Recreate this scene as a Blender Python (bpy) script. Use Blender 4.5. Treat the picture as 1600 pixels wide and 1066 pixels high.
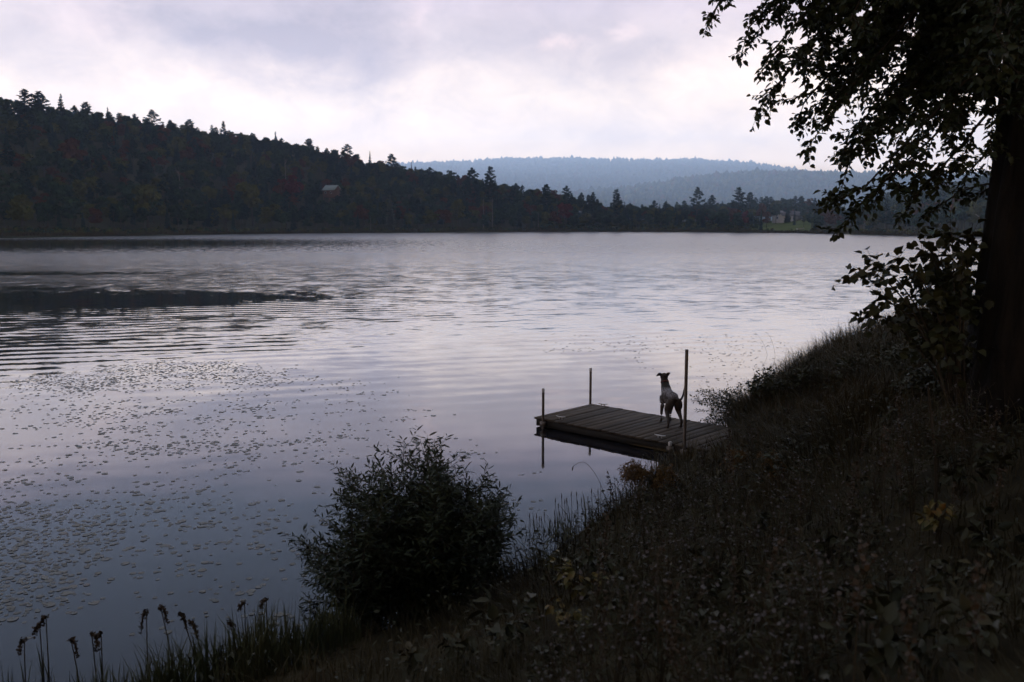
import bpy, bmesh, math, random
import numpy as np
from mathutils import Vector, Matrix

for o in list(bpy.data.objects):
    bpy.data.objects.remove(o)
S = bpy.context.scene
COL = S.collection
R = math.radians
rng = np.random.default_rng(7)
random.seed(7)

# ------------------------------------------------------------------ camera
EYE = 3.6            # metres above the lake
F = 1400.0           # focal length in pixels of the 1600 px wide frame
PITCH = math.atan((533 - 352) / F)
cam = bpy.data.cameras.new('camera')
cam.sensor_width = 36.0
cam.lens = 36.0 * F / 1600.0
cam.clip_start = 0.05
cam.clip_end = 20000
cam.dof.use_dof = True
cam.dof.focus_distance = 15.6
cam.dof.aperture_fstop = 2.8
camo = bpy.data.objects.new('camera', cam)
COL.objects.link(camo)
camo.location = (0, 0, EYE)
camo.rotation_euler = (math.pi / 2 - PITCH, 0, 0)
S.camera = camo


def ray(px, py):
    """slopes X/Y and dZ/Y of the sight line through a point of the 1600 x 1066 frame"""
    v = (533 - py) / F
    c, s = math.cos(PITCH), math.sin(PITCH)
    den = c + v * s
    return ((px - 800) / F) / den, (v * c - s) / den


def P(px, py, Y):
    a, b = ray(px, py)
    return np.array([a * Y, Y, EYE + b * Y])


def G(px, py, z=0.0):
    a, b = ray(px, py)
    Y = (z - EYE) / b
    return np.array([a * Y, Y, z])


# ------------------------------------------------------------------ render settings
S.view_settings.view_transform = 'Standard'
S.view_settings.look = 'None'
S.view_settings.exposure = 0.34
S.view_settings.gamma = 1.0
S.view_settings.use_curve_mapping = False
S.render.engine = 'CYCLES'
cy = S.cycles
cy.max_bounces = 5
cy.diffuse_bounces = 2
cy.glossy_bounces = 3
cy.transmission_bounces = 2
cy.volume_bounces = 1
cy.transparent_max_bounces = 4
cy.use_denoising = True
cy.caustics_reflective = False
cy.caustics_refractive = False


# ------------------------------------------------------------------ node helpers
class NT:
    def __init__(self, tree):
        self.t = tree
        self.n = tree.nodes
        self.l = tree.links

    def new(self, typ, **kw):
        nd = self.n.new(typ)
        for k, v in kw.items():
            setattr(nd, k, v)
        return nd

    def put(self, sock, val):
        if isinstance(val, bpy.types.NodeSocket):
            self.l.new(val, sock)
        else:
            sock.default_value = val

    def math(self, op, a, b=None, c=None, clamp=False):
        nd = self.new('ShaderNodeMath', operation=op)
        nd.use_clamp = clamp
        self.put(nd.inputs[0], a)
        if b is not None:
            self.put(nd.inputs[1], b)
        if c is not None:
            self.put(nd.inputs[2], c)
        return nd.outputs[0]

    def mix(self, f, a, b, blend='MIX'):
        nd = self.new('ShaderNodeMix', data_type='RGBA', blend_type=blend)
        self.put(nd.inputs[0], f)
        self.put(nd.inputs[6], a if isinstance(a, bpy.types.NodeSocket) else (*a, 1))
        self.put(nd.inputs[7], b if isinstance(b, bpy.types.NodeSocket) else (*b, 1))
        return nd.outputs[2]

    def ramp(self, f, stops):
        nd = self.new('ShaderNodeValToRGB')
        e = nd.color_ramp.elements
        while len(e) < len(stops):
            e.new(0.5)
        for el, (p, c) in zip(e, stops):
            el.position = p
            el.color = (*c, 1) if not isinstance(c, (int, float)) else (c, c, c, 1)
        self.put(nd.inputs[0], f)
        return nd.outputs[0]

    def noise(self, vec, scale, detail=3.0, rough=0.5, dist=0.0):
        nd = self.new('ShaderNodeTexNoise')
        nd.inputs['Scale'].default_value = scale
        nd.inputs['Detail'].default_value = detail
        nd.inputs['Roughness'].default_value = rough
        nd.inputs['Distortion'].default_value = dist
        if vec is not None:
            self.l.new(vec, nd.inputs['Vector'])
        return nd

    def maprange(self, v, a, b, c, d, smooth=False):
        nd = self.new('ShaderNodeMapRange')
        if smooth:
            nd.interpolation_type = 'SMOOTHSTEP'
        self.put(nd.inputs[0], v)
        for i, x in enumerate((a, b, c, d)):
            nd.inputs[1 + i].default_value = x
        return nd.outputs[0]

    def vmul(self, v, xyz):
        nd = self.new('ShaderNodeVectorMath', operation='MULTIPLY')
        self.l.new(v, nd.inputs[0])
        nd.inputs[1].default_value = xyz
        return nd.outputs[0]

    def gauss(self, x, y, cx, cy_, sx, sy, amp=1.0):
        a = self.math('MULTIPLY', self.math('SUBTRACT', x, cx), 1 / sx)
        b = self.math('MULTIPLY', self.math('SUBTRACT', y, cy_), 1 / sy)
        q = self.math('ADD', self.math('MULTIPLY', a, a), self.math('MULTIPLY', b, b))
        return self.math('MULTIPLY', self.math('EXPONENT', self.math('MULTIPLY', q, -1.0)), amp)


# ------------------------------------------------------------------ world: broken evening overcast
SKYGAIN = 0.94
SUN_EL, SUN_AZ = R(5.6), math.atan(ray(110, 200)[0])      # azimuth measured from +Y towards +X
W = bpy.data.worlds.new('World')
S.world = W
W.use_nodes = True
w = NT(W.node_tree)
w.n.clear()
tc = w.new('ShaderNodeTexCoord')
sep = w.new('ShaderNodeSeparateXYZ')
w.l.new(tc.outputs['Generated'], sep.inputs[0])
dx, dy, dz = sep.outputs
az0 = w.math('ARCTAN2', dx, dy)
el0 = w.math('ARCSINE', dz)
stretch = w.vmul(tc.outputs['Generated'], (1, 1, 1.7))
nw = w.noise(stretch, 7.0, 6, 0.6)
sw = w.new('ShaderNodeSeparateColor')
w.l.new(nw.outputs['Color'], sw.inputs[0])
az = w.math('ADD', az0, w.math('MULTIPLY', w.math('SUBTRACT', sw.outputs[0], 0.5), 0.22))
el = w.math('ADD', el0, w.math('MULTIPLY', w.math('SUBTRACT', sw.outputs[1], 0.5), 0.10))


def sky_at(px, py):
    a, b = ray(px, py)
    v = Vector((a, 1, b)).normalized()
    return math.atan2(v.x, v.y), math.asin(v.z)


deg = lambda d: d / 90.0
elf = w.math('MULTIPLY', w.math('ADD', w.math('MULTIPLY', el0, 0.75), w.math('MULTIPLY', el, 0.25)), 2 / math.pi)
SKYSTOPS = [
    (0.0, (2.60, 1.66, .76)), (deg(4.0), (2.40, 1.56, .76)), (deg(7.5), (1.84, 1.28, .69)),
    (deg(11.0), (1.22, .87, .63)), (deg(13.2), (.88, .61, .54)), (deg(15.0), (.40, .24, .25)), (deg(16.8), (.07, .028, .035)), (deg(20), (.008, .001, .001)), (deg(30), (.03, .026, .034)),
    (deg(42), (.42, .39, .39)), (deg(60), (.46, .43, .43)), (1.0, (.40, .37, .37))]
base = w.ramp(elf, SKYSTOPS)
dark = None
for px, py, sx, sy, amp in ((460, 70, .15, .055, 1.0), (150, -140, .24, .045, 1.0), (610, 120, .07, .03, .25), (20, 80, .07, .035, .5), (230, 30, .12, .02, .35),
                            (840, 70, .09, .045, .55), (990, 110, .08, .045, .5), (1130, 30, .06, .03, .22),
                            (760, 190, .06, .012, .14), (980, 205, .10, .012, .14), (1200, 190, .08, .02, .16)):
    a, e = sky_at(px, py)
    g = w.gauss(az, el, a, e, sx, sy, amp)
    dark = g if dark is None else w.math('ADD', dark, g)
lite = None
for px, py, sx, sy, amp in ((640, 25, .022, .03, .35), (155, 25, .03, .02, .22), (850, 80, .018, .010, .35), (950, 45, .02, .012, .25),
                            (560, 190, .12, .03, .16), (230, 130, .12, .02, .12), (1110, 130, .04, .05, .10)):
    a, e = sky_at(px, py)
    g = w.gauss(az, el, a, e, sx, sy, amp)
    lite = g if lite is None else w.math('ADD', lite, w.math('MULTIPLY', g, 1.5))
nf = w.noise(stretch, 16.0, 7, 0.58, 0.4)
fine = w.math('MULTIPLY', w.math('SUBTRACT', nf.outputs['Fac'], 0.5), 0.75)
dk = w.math('ADD', dark, fine, clamp=True)
col = w.mix(dk, base, w.mix(1.0, base, (0.35, 0.26, 0.24), 'MULTIPLY'))
lt = w.math('ADD', w.math('ADD', 1.0, lite), w.math('MULTIPLY', fine, -0.35))
# dimmer behind the viewer than towards the hidden sun
back = w.maprange(dy, -0.6, 0.75, 0.5, 1.0, True)
gain = w.math('MULTIPLY', lt, back)
vm = w.new('ShaderNodeVectorMath', operation='SCALE')
w.l.new(col, vm.inputs[0])
w.l.new(gain, vm.inputs['Scale'])
bgc = w.new('ShaderNodeBackground')
w.l.new(vm.outputs[0], bgc.inputs[0])
bgc.inputs[1].default_value = SKYGAIN
sky = w.new('ShaderNodeTexSky', sky_type='NISHITA')
sky.sun_disc = False
sky.sun_elevation = SUN_EL
sky.sun_rotation = SUN_AZ
bgs = w.new('ShaderNodeBackground')
w.l.new(sky.outputs[0], bgs.inputs[0])
bgs.inputs[1].default_value = 0.06
mx = w.new('ShaderNodeMixShader')
mx.inputs[0].default_value = 0.985
w.l.new(bgs.outputs[0], mx.inputs[1])
w.l.new(bgc.outputs[0], mx.inputs[2])
out = w.new('ShaderNodeOutputWorld')
w.l.new(mx.outputs[0], out.inputs[0])
W.cycles.sampling_method = 'MANUAL'
W.cycles.sample_map_resolution = 512

sun = bpy.data.lights.new('sun', 'SUN')
sun.energy = 20.5
sun.angle = R(1.0)
sun.color = (1.0, 0.97, 0.93)
suno = bpy.data.objects.new('sun', sun)
COL.objects.link(suno)
suno.rotation_euler = (math.pi / 2 - SUN_EL, 0, math.pi - SUN_AZ)
_sd = Vector((math.sin(SUN_AZ) * math.cos(SUN_EL), math.cos(SUN_AZ) * math.cos(SUN_EL), math.sin(SUN_EL)))
suno.rotation_euler = _sd.to_track_quat('Z', 'Y').to_euler()


# ------------------------------------------------------------------ materials
def mat_new(name):
    m = bpy.data.materials.new(name)
    m.use_nodes = True
    t = NT(m.node_tree)
    b = m.node_tree.nodes['Principled BSDF']
    return m, t, b


def leaf_mat(name, c1, c2, scale=1.2, rough=0.6, spec=0.25, c3=None):
    """foliage: two or three hues in patches"""
    m, t, b = mat_new(name)
    g = t.new('ShaderNodeNewGeometry')
    n = t.noise(g.outputs['Position'], scale, 3, 0.6)
    stops = [(0.32, c1), (0.62, c2)]
    if c3:
        stops.append((0.74, c3))
    t.put(b.inputs['Base Color'], t.ramp(n.outputs['Fac'], stops))
    b.inputs['Roughness'].default_value = rough
    b.inputs['Specular IOR Level'].default_value = spec
    return m


def bark_mat(name, c1, c2, scale=14.0, bump=0.5):
    m, t, b = mat_new(name)
    tcn = t.new('ShaderNodeTexCoord')
    v = t.vmul(tcn.outputs['Object'], (1, 1, 0.16))
    n = t.noise(v, scale, 6, 0.65, 0.6)
    t.put(b.inputs['Base Color'], t.ramp(n.outputs['Fac'], [(0.35, c1), (0.65, c2)]))
    b.inputs['Roughness'].default_value = 0.9
    b.inputs['Specular IOR Level'].default_value = 0.15
    bp = t.new('ShaderNodeBump')
    bp.inputs['Strength'].default_value = bump
    bp.inputs['Distance'].default_value = 0.05
    t.l.new(n.outputs['Fac'], bp.inputs['Height'])
    t.l.new(bp.outputs[0], b.inputs['Normal'])
    return m


def flat_mat(name, c, rough=0.7, metal=0.0, var=0.15, scale=6.0, spec=0.4):
    m, t, b = mat_new(name)
    tcn = t.new('ShaderNodeTexCoord')
    n = t.noise(tcn.outputs['Object'], scale, 4, 0.6)
    lo = tuple(x * (1 - var) for x in c)
    hi = tuple(min(1, x * (1 + var)) for x in c)
    t.put(b.inputs['Base Color'], t.ramp(n.outputs['Fac'], [(0.3, lo), (0.7, hi)]))
    b.inputs['Roughness'].default_value = rough
    b.inputs['Metallic'].default_value = metal
    b.inputs['Specular IOR Level'].default_value = spec
    return m


M = {}
# far woods
M['fir'] = leaf_mat('spruce_needles', (.016, .036, .030), (.030, .060, .048), .35)
M['pine'] = leaf_mat('pine_needles', (.018, .040, .034), (.034, .066, .052), .35)
M['oak'] = leaf_mat('dark_broad_leaves', (.018, .036, .026), (.050, .084, .052), .22)
M['olive'] = leaf_mat('olive_leaves', (.045, .058, .020), (.105, .110, .036), .22)
M['rust'] = leaf_mat('rust_leaves', (.065, .034, .022), (.110, .055, .030), .30)
M['red'] = leaf_mat('red_leaves', (.075, .024, .024), (.125, .040, .036), .30)
M['orange'] = leaf_mat('orange_leaves', (.22, .075, .030), (.34, .130, .045), .30)
M['pale'] = leaf_mat('grey_green_needles', (.075, .095, .085), (.12, .14, .125), .5)
M['trunk'] = bark_mat('grey_trunk', (.05, .045, .04), (.11, .10, .09), 1.5, .2)
M['birch'] = bark_mat('pale_bare_trunk', (.13, .12, .115), (.24, .23, .22), 1.5, .1)
M['sedge'] = leaf_mat('marsh_sedge', (.050, .046, .026), (.090, .075, .040), .15)
for _k in ('fir', 'pine', 'oak', 'olive', 'rust', 'red', 'orange', 'pale', 'sedge'):
    _b = M[_k].node_tree.nodes['Principled BSDF']
    _b.inputs['Specular IOR Level'].default_value = 0.0
    _b.inputs['Roughness'].default_value = 1.0
# near plants
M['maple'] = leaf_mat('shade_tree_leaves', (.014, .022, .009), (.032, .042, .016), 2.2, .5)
M['willow'] = leaf_mat('willow_leaves', (.014, .022, .010), (.032, .043, .020), 3.0, .5)
M['hazel'] = leaf_mat('broad_sapling_leaves', (.018, .024, .009), (.038, .040, .015), 3.0, .5, c3=(.05, .034, .014))
M['grass'] = leaf_mat('bank_grass', (.025, .022, .007), (.050, .036, .012), 1.1, .6, c3=(.075, .040, .018))
M['weed'] = leaf_mat('bank_weeds', (.020, .023, .010), (.036, .035, .014), 1.6, .55, c3=(.07, .05, .02))
M['yellow'] = leaf_mat('yellowing_leaves', (.05, .065, .018), (.14, .095, .022), 9.0, .5, c3=(.22, .09, .02))
M['golden'] = leaf_mat('goldenrod_plume', (.10, .058, .022), (.17, .095, .03), 8.0, .7)
M['aster'] = flat_mat('lavender_petals', (.078, .066, .066), .6, 0, .2, 30)
M['reed'] = leaf_mat('reed_leaves', (.035, .045, .018), (.070, .070, .028), 3.0)
M['seed'] = leaf_mat('brown_seed_head', (.032, .021, .012), (.060, .038, .022), 10)
M['stem'] = leaf_mat('dark_stems', (.030, .024, .014), (.055, .040, .022), 6)
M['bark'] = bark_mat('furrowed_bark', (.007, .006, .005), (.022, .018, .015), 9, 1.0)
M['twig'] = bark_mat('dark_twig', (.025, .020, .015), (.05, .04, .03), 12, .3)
M['deadwood'] = bark_mat('weathered_stick', (.14, .12, .10), (.26, .23, .20), 12, .3)


# ------------------------------------------------------------------ mesh helpers
class MB:
    """collects polygons and links them as one mesh object"""

    def __init__(self):
        self.v, self.f, self.nv = [], [], 0

    def add(self, verts, faces, mat=0):
        verts = np.asarray(verts, dtype=np.float64).reshape(-1, 3)
        faces = np.asarray(faces, dtype=np.int64)
        self.v.append(verts)
        self.f.append((faces + self.nv, mat))
        self.nv += len(verts)

    def merge(self, other, fn=None, matmap=None):
        for vs in other.v:
            self.v.append(vs if fn is None else fn(vs))
        for fs, m_ in other.f:
            self.f.append((fs + self.nv, m_ if matmap is None else matmap[m_]))
        self.nv += other.nv

    def mesh(self, name, mats, smooth=False):
        me = bpy.data.meshes.new(name)
        v = np.concatenate(self.v).astype(np.float32)
        me.vertices.add(len(v))
        me.vertices.foreach_set('co', v.ravel())
        idx, start, tot, mi, at = [], [], [], [], 0
        for fs, m_ in self.f:
            k = fs.shape[1]
            n = fs.shape[0]
            idx.append(fs.ravel())
            start.append(at + np.arange(n) * k)
            tot.append(np.full(n, k))
            mi.append(np.full(n, m_))
            at += n * k
        idx = np.concatenate(idx).astype(np.int32)
        me.loops.add(len(idx))
        me.loops.foreach_set('vertex_index', idx)
        start = np.concatenate(start).astype(np.int32)
        me.polygons.add(len(start))
        me.polygons.foreach_set('loop_start', start)
        me.polygons.foreach_set('loop_total', np.concatenate(tot).astype(np.int32))
        me.polygons.foreach_set('material_index', np.concatenate(mi).astype(np.int32))
        if smooth:
            me.polygons.foreach_set('use_smooth', np.ones(len(start), dtype=bool))
        for m_ in (mats if isinstance(mats, (list, tuple)) else [mats]):
            me.materials.append(m_)
        me.update(calc_edges=True)
        me.validate()
        return me

    def build(self, name, mats, parent=None, smooth=False, loc=None):
        me = self.mesh(name, mats, smooth)
        return link(name, me, parent, loc)


def link(name, data, parent=None, loc=None):
    o = bpy.data.objects.new(name, data)
    COL.objects.link(o)
    if parent is not None:
        o.parent = parent
    if loc is not None:
        o.location = loc
    return o


def tag(o, label=None, cat=None, group=None, kind=None):
    if label:
        o['label'] = label
    if cat:
        o['category'] = cat
    if group:
        o['group'] = group
    if kind:
        o['kind'] = kind
    return o


def thing(name, label, cat, loc=(0, 0, 0), rz=0.0, group=None):
    o = link(name, None, None, loc)
    o.rotation_euler = (0, 0, rz)
    return tag(o, label, cat, group)


def copy_tree(o, parent=None):
    c = o.copy()
    COL.objects.link(c)
    c.parent = parent
    for ch in list(o.children):
        copy_tree(ch, c)
    return c


def unit(v):
    v = np.asarray(v, dtype=float)
    return v / np.maximum(np.linalg.norm(v, axis=-1, keepdims=True), 1e-9)


def rand_unit(n):
    return unit(rng.normal(size=(n, 3)))


def tube(mb, pts, rad, seg=6, mat=0, cap=True, ell=None):
    """swept tube; ell scales the second cross axis"""
    pts = np.asarray(pts, float)
    n = len(pts)
    rad = np.broadcast_to(np.asarray(rad, float), (n,))
    tan = unit(np.gradient(pts, axis=0))
    up = np.array([0, 0, 1.0])
    if abs(tan[0] @ up) > 0.9:
        up = np.array([0, 1.0, 0])
    a = unit(np.cross(tan, up))
    b = unit(np.cross(a, tan))
    th = np.arange(seg) * 2 * math.pi / seg
    e = 1.0 if ell is None else np.broadcast_to(np.asarray(ell, float), (n,))[:, None, None]
    ring = pts[:, None, :] + rad[:, None, None] * (np.cos(th)[None, :, None] * a[:, None, :] + e * np.sin(th)[None, :, None] * b[:, None, :])
    v = ring.reshape(-1, 3)
    i = np.arange(n - 1)[:, None] * seg
    j = np.arange(seg)[None, :]
    k = (np.arange(seg) + 1) % seg
    q = np.stack([i + j, i + k[None, :], i + seg + k[None, :], i + seg + j], -1).reshape(-1, 4)
    mb.add(v, q, mat)
    if cap:
        for base_, t in ((0, -1), (n - 1, 1)):
            c = pts[base_][None]
            vv = np.concatenate([ring[base_], c])
            f = np.stack([np.arange(seg), k, np.full(seg, seg)], -1)
            if t < 0:
                f = f[:, ::-1]
            mb.add(vv, f, mat)


def spline(pts, n=16):
    """Catmull-Rom through the points"""
    p = np.asarray(pts, float)
    p = np.concatenate([[2 * p[0] - p[1]], p, [2 * p[-1] - p[-2]]])
    m = len(p) - 3
    t = np.linspace(0, m - 1e-6, n)
    i = t.astype(int)
    u = (t - i)[:, None]
    a, b, c, d = p[i], p[i + 1], p[i + 2], p[i + 3]
    return 0.5 * (2 * b + (c - a) * u + (2 * a - 5 * b + 4 * c - d) * u ** 2 + (3 * b - a - 3 * c + d) * u ** 3)


def leaves(mb, pos, axis, nrm, ln, wd, mat=0, fold=0.25, shape=(.28, .80, .62, .85), curl=0.12):
    """pointed leaves, each two quads folded along the midrib"""
    pos = np.asarray(pos, float)
    n = len(pos)
    if n == 0:
        return
    axis = unit(axis)
    side = unit(np.cross(axis, nrm))
    nr = unit(np.cross(side, axis))
    ln = np.broadcast_to(np.asarray(ln, float), (n,))[:, None]
    wd = np.broadcast_to(np.asarray(wd, float), (n,))[:, None] * 0.5
    t1, w1, t2, w2 = shape
    tip = pos + axis * ln - nr * ln * curl
    def sp(t, ww, s):
        return pos + axis * ln * t + side * wd * ww * s + nr * (wd * ww * fold * 2 - ln * curl * t * t)
    v = np.stack([pos, sp(t1, w1, 1), sp(t2, w2, 1), tip, sp(t2, w2, -1), sp(t1, w1, -1)], 1).reshape(-1, 3)
    i = np.arange(n)[:, None] * 6
    q = np.concatenate([i + np.array([[0, 1, 2, 3]]), i + np.array([[3, 4, 5, 0]])])
    mb.add(v, q, mat)


def blades(mb, base_, h, lean, w_, bend, mat=0):
    """grass blades: three tapering segments bowed along lean"""
    base_ = np.asarray(base_, float)
    n = len(base_)
    lean = unit(lean)
    h = np.broadcast_to(np.asarray(h, float), (n,))[:, None]
    w_ = np.broadcast_to(np.asarray(w_, float), (n,))[:, None]
    bend = np.broadcast_to(np.asarray(bend, float), (n,))[:, None]
    side = unit(np.cross(lean, np.array([0, 0, 1.0])) + rng.normal(size=(n, 3)) * 0.5)
    side[:, 2] *= 0.2
    up = np.array([[0, 0, 1.0]])
    def pt(t):
        return base_ + up * h * (t - 0.55 * bend * t * t) + lean * h * bend * t * t
    v = [base_ - side * w_ * .5, base_ + side * w_ * .5]
    for t, ww in ((.4, .85), (.75, .55)):
        v += [pt(t) - side * w_ * .5 * ww, pt(t) + side * w_ * .5 * ww]
    v.append(pt(1.0))
    v = np.stack(v, 1).reshape(-1, 3)
    i = np.arange(n)[:, None] * 7
    q = np.concatenate([i + np.array([[0, 1, 3, 2]]), i + np.array([[2, 3, 5, 4]])])
    nv = mb.nv
    mb.add(v, q, mat)
    mb.f.append((i + np.array([[4, 5, 6]]) + nv, mat))


def cards(mb, c, nrm, size, mat=0, asp=1.0, jit=0.35):
    """irregular four-cornered leaf clumps"""
    n = len(c)
    nrm = unit(nrm)
    a = unit(np.cross(nrm, rand_unit(n)))
    b = np.cross(nrm, a)
    size = np.broadcast_to(np.asarray(size, float), (n,))[:, None]
    vs = []
    for sa, sb in ((-1, -1), (1, -1), (1, 1), (-1, 1)):
        k = 1 + rng.uniform(-jit, jit, (n, 2))
        vs.append(c + a * size * .5 * sa * k[:, :1] + b * size * .5 * asp * sb * k[:, 1:])
    v = np.stack(vs, 1).reshape(-1, 3)
    mb.add(v, np.arange(n * 4).reshape(-1, 4), mat)


def box(mb, lo, hi, mat=0, fn=None):
    x0, y0, z0 = lo
    x1, y1, z1 = hi
    v = np.array([[x0, y0, z0], [x1, y0, z0], [x1, y1, z0], [x0, y1, z0], [x0, y0, z1], [x1, y0, z1], [x1, y1, z1], [x0, y1, z1]], float)
    if fn is not None:
        v = fn(v)
    mb.add(v, [[0, 3, 2, 1], [4, 5, 6, 7], [0, 1, 5, 4], [1, 2, 6, 5], [2, 3, 7, 6], [3, 0, 4, 7]], mat)


def grid_mesh(X, Y, Z):
    nr_, nc = X.shape
    v = np.stack([X, Y, Z], -1).reshape(-1, 3)
    i = np.arange(nr_ - 1)[:, None] * nc + np.arange(nc - 1)[None, :]
    q = np.stack([i, i + 1, i + nc + 1, i + nc], -1).reshape(-1, 4)
    return v, q


def vnoise(x, y, seed=0):
    """cheap smooth value noise, 0..1"""
    xi, yi = np.floor(x).astype(np.int64), np.floor(y).astype(np.int64)
    xf, yf = x - xi, y - yi
    def h(a, b):
        n = (a * 374761393 + b * 668265263 + seed * 1442695041) & 0x7fffffff
        n = ((n ^ (n >> 13)) * 1274126177) & 0x7fffffff
        return ((n ^ (n >> 16)) & 0xffff) / 65535.0
    u, v = xf * xf * (3 - 2 * xf), yf * yf * (3 - 2 * yf)
    return (h(xi, yi) * (1 - u) + h(xi + 1, yi) * u) * (1 - v) + (h(xi, yi + 1) * (1 - u) + h(xi + 1, yi + 1) * u) * v


# ------------------------------------------------------------------ lake water
def water_mat():
    m, t, b = mat_new('lake_water')
    g = t.new('ShaderNodeNewGeometry')
    pos = g.outputs['Position']
    s = t.new('ShaderNodeSeparateXYZ')
    t.l.new(pos, s.inputs[0])
    x, y = s.outputs[0], s.outputs[1]
    # wandering edge for the calm patches
    nz = t.noise(t.vmul(pos, (.05, .16, 1)), 1.0, 3, .6)
    sc = t.new('ShaderNodeSeparateColor')
    t.l.new(nz.outputs['Color'], sc.inputs[0])
    xw = t.math('ADD', x, t.math('MULTIPLY', t.math('SUBTRACT', sc.outputs[0], .5), 14))
    yw = t.math('ADD', y, t.math('MULTIPLY', t.math('SUBTRACT', sc.outputs[1], .5), 7))
    # ripple strength grows with distance from the sheltered bank
    amp = t.math('ADD', t.maprange(y, 15, 38, .003, .030, True), t.maprange(y, 45, 230, 0, -.018, True))
    calm = None
    for cx, cyy, sx, sy, a in ((-12, 43, 10, 6.5, .80), (-23, 39, 10, 9, .74), (-42, 68, 18, 3.5, .75), (-95, 178, 85, 72, 1.0), (-30, 48, 10, 5, .5)):
        gq = t.gauss(xw, yw, cx, cyy, sx, sy, a)
        calm = gq if calm is None else t.math('ADD', calm, gq)
    nb = t.noise(t.vmul(pos, (.75, .50, 1)), 1.0, 4, .7)
    calm = t.math('ADD', calm, t.math('MULTIPLY', t.math('SUBTRACT', nb.outputs['Fac'], .5), 2.3))
    keep = t.maprange(calm, .25, .80, 1.0, .10, True)
    amp = t.math('MULTIPLY', amp, t.math('MULTIPLY', keep, t.maprange(x, -16, 8, 1.0, .55, True)))
    # wind-ripple slopes
    n1 = t.noise(t.vmul(pos, (1.0, 2.1, 1)), 1.7, 3, .6)
    n2 = t.noise(t.vmul(pos, (.8, .9, 1)), .8, 2, .5)
    c1 = t.new('ShaderNodeSeparateColor')
    c2 = t.new('ShaderNodeSeparateColor')
    t.l.new(n1.outputs['Color'], c1.inputs[0])
    t.l.new(n2.outputs['Color'], c2.inputs[0])
    ce = lambda o, k: t.math('MULTIPLY', t.math('SUBTRACT', o, .5), k)
    sx = t.math('MULTIPLY', amp, t.math('ADD', ce(c1.outputs[0], 4.5), ce(c2.outputs[0], 1.0)))
    sy = t.math('MULTIPLY', amp, t.math('ADD', ce(c1.outputs[1], 6.0), ce(c2.outputs[1], 5.0)))
    # long wavelets: a train of low waves running towards the bank
    wv = t.new('ShaderNodeTexWave', wave_type='BANDS', bands_direction='Y', wave_profile='SIN')
    mp = t.new('ShaderNodeMapping')
    mp.inputs['Rotation'].default_value = (0, 0, R(-17))
    t.l.new(pos, mp.inputs[0])
    t.l.new(mp.outputs[0], wv.inputs['Vector'])
    wv.inputs['Scale'].default_value = .34
    wv.inputs['Distortion'].default_value = 3.2
    wv.inputs['Detail'].default_value = 2.0
    wv.inputs['Detail Scale'].default_value = .7
    wv.inputs['Detail Roughness'].default_value = .55
    wa = t.math('MULTIPLY', t.maprange(y, 13, 26, .006, .030, True), t.maprange(y, 36, 60, 1, .15, True))
    patch = t.noise(t.vmul(pos, (.07, .10, 1)), 1.0, 2, .5)
    wa = t.math('MULTIPLY', wa, t.maprange(patch.outputs['Fac'], .38, .62, .25, 1.1, True))
    wa = t.math('MULTIPLY', wa, t.maprange(x, -14, 2, 1.0, .40, True))
    wsl = t.math('MULTIPLY', wa, ce(wv.outputs['Fac'], 2.0))
    sy = t.math('ADD', sy, wsl)
    sx = t.math('ADD', sx, t.math('MULTIPLY', wsl, .3))
    cb = t.new('ShaderNodeCombineXYZ')
    t.l.new(t.math('MULTIPLY', sx, -1), cb.inputs[0])
    t.l.new(t.math('MULTIPLY', sy, -1), cb.inputs[1])
    cb.inputs[2].default_value = 1
    nn = t.new('ShaderNodeVectorMath', operation='NORMALIZE')
    t.l.new(cb.outputs[0], nn.inputs[0])
    t.l.new(nn.outputs[0], b.inputs['Normal'])
    b.inputs['Base Color'].default_value = (.010, .010, .014, 1)
    t.put(b.inputs['Roughness'], t.math('ADD', .03, t.math('MULTIPLY', keep, t.math('ADD', t.maprange(y, 15, 40, 0, .09, True), t.maprange(y, 30, 150, 0, .18, True)))))
    b.inputs['IOR'].default_value = 1.36
    b.inputs['Specular IOR Level'].default_value = .5
    b.inputs['Coat Weight'].default_value = .65
    b.inputs['Coat IOR'].default_value = 1.36
    t.l.new(b.inputs['Roughness'].links[0].from_socket, b.inputs['Coat Roughness'])
    t.l.new(nn.outputs[0], b.inputs['Coat Normal'])
    return m


mb = MB()
mb.add([[-6200, -300, 0], [6200, -300, 0], [6200, 5600, 0], [-6200, 5600, 0]], [[0, 1, 2, 3]])
tag(mb.build('water', water_mat()), 'wide calm lake reflecting the evening clouds', kind='structure')

# ------------------------------------------------------------------ land across the lake
SX = np.array([-1600, -600, 0, 200, 400, 640, 760, 850, 950, 1100, 1170, 1260, 1330, 1400, 1480, 1600, 2200, 3200], float)
SHORE = np.array([230, 235, 252, 300, 372, 440, 470, 480, 500, 470, 440, 400, 350, 315, 285, 270, 240, 220], float)
CREST = np.array([450, 450, 470, 560, 640, 660, 620, 580, 560, 560, 560, 520, 500, 540, 580, 600, 620, 640], float)
TOPY = np.array([110, 125, 156, 186, 214, 262, 280, 300, 320, 322, 326, 332, 322, 304, 288, 262, 230, 200], float)
TREEH = 12.0
CRESTH = np.array([max(1.2, EYE + ray(800, y)[1] * c - TREEH) for y, c in zip(TOPY, CREST)])
CRESTH[[10, 11]] = 6.5
MIDY = np.array([(-1600, 300), (300, 300), (700, 318), (840, 305), (960, 292), (1060, 279), (1180, 271), (1300, 269), (1400, 272), (1500, 266), (1700, 262), (3200, 280)], float)
FARY = np.array([(-1600, 290), (200, 275), (560, 258), (640, 254), (760, 251), (850, 249), (900, 246), (1000, 249), (1080, 245), (1150, 248), (1210, 256), (1290, 268), (1400, 285), (3200, 300)], float)
YM, YF = 2600.0, 4600.0


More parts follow.
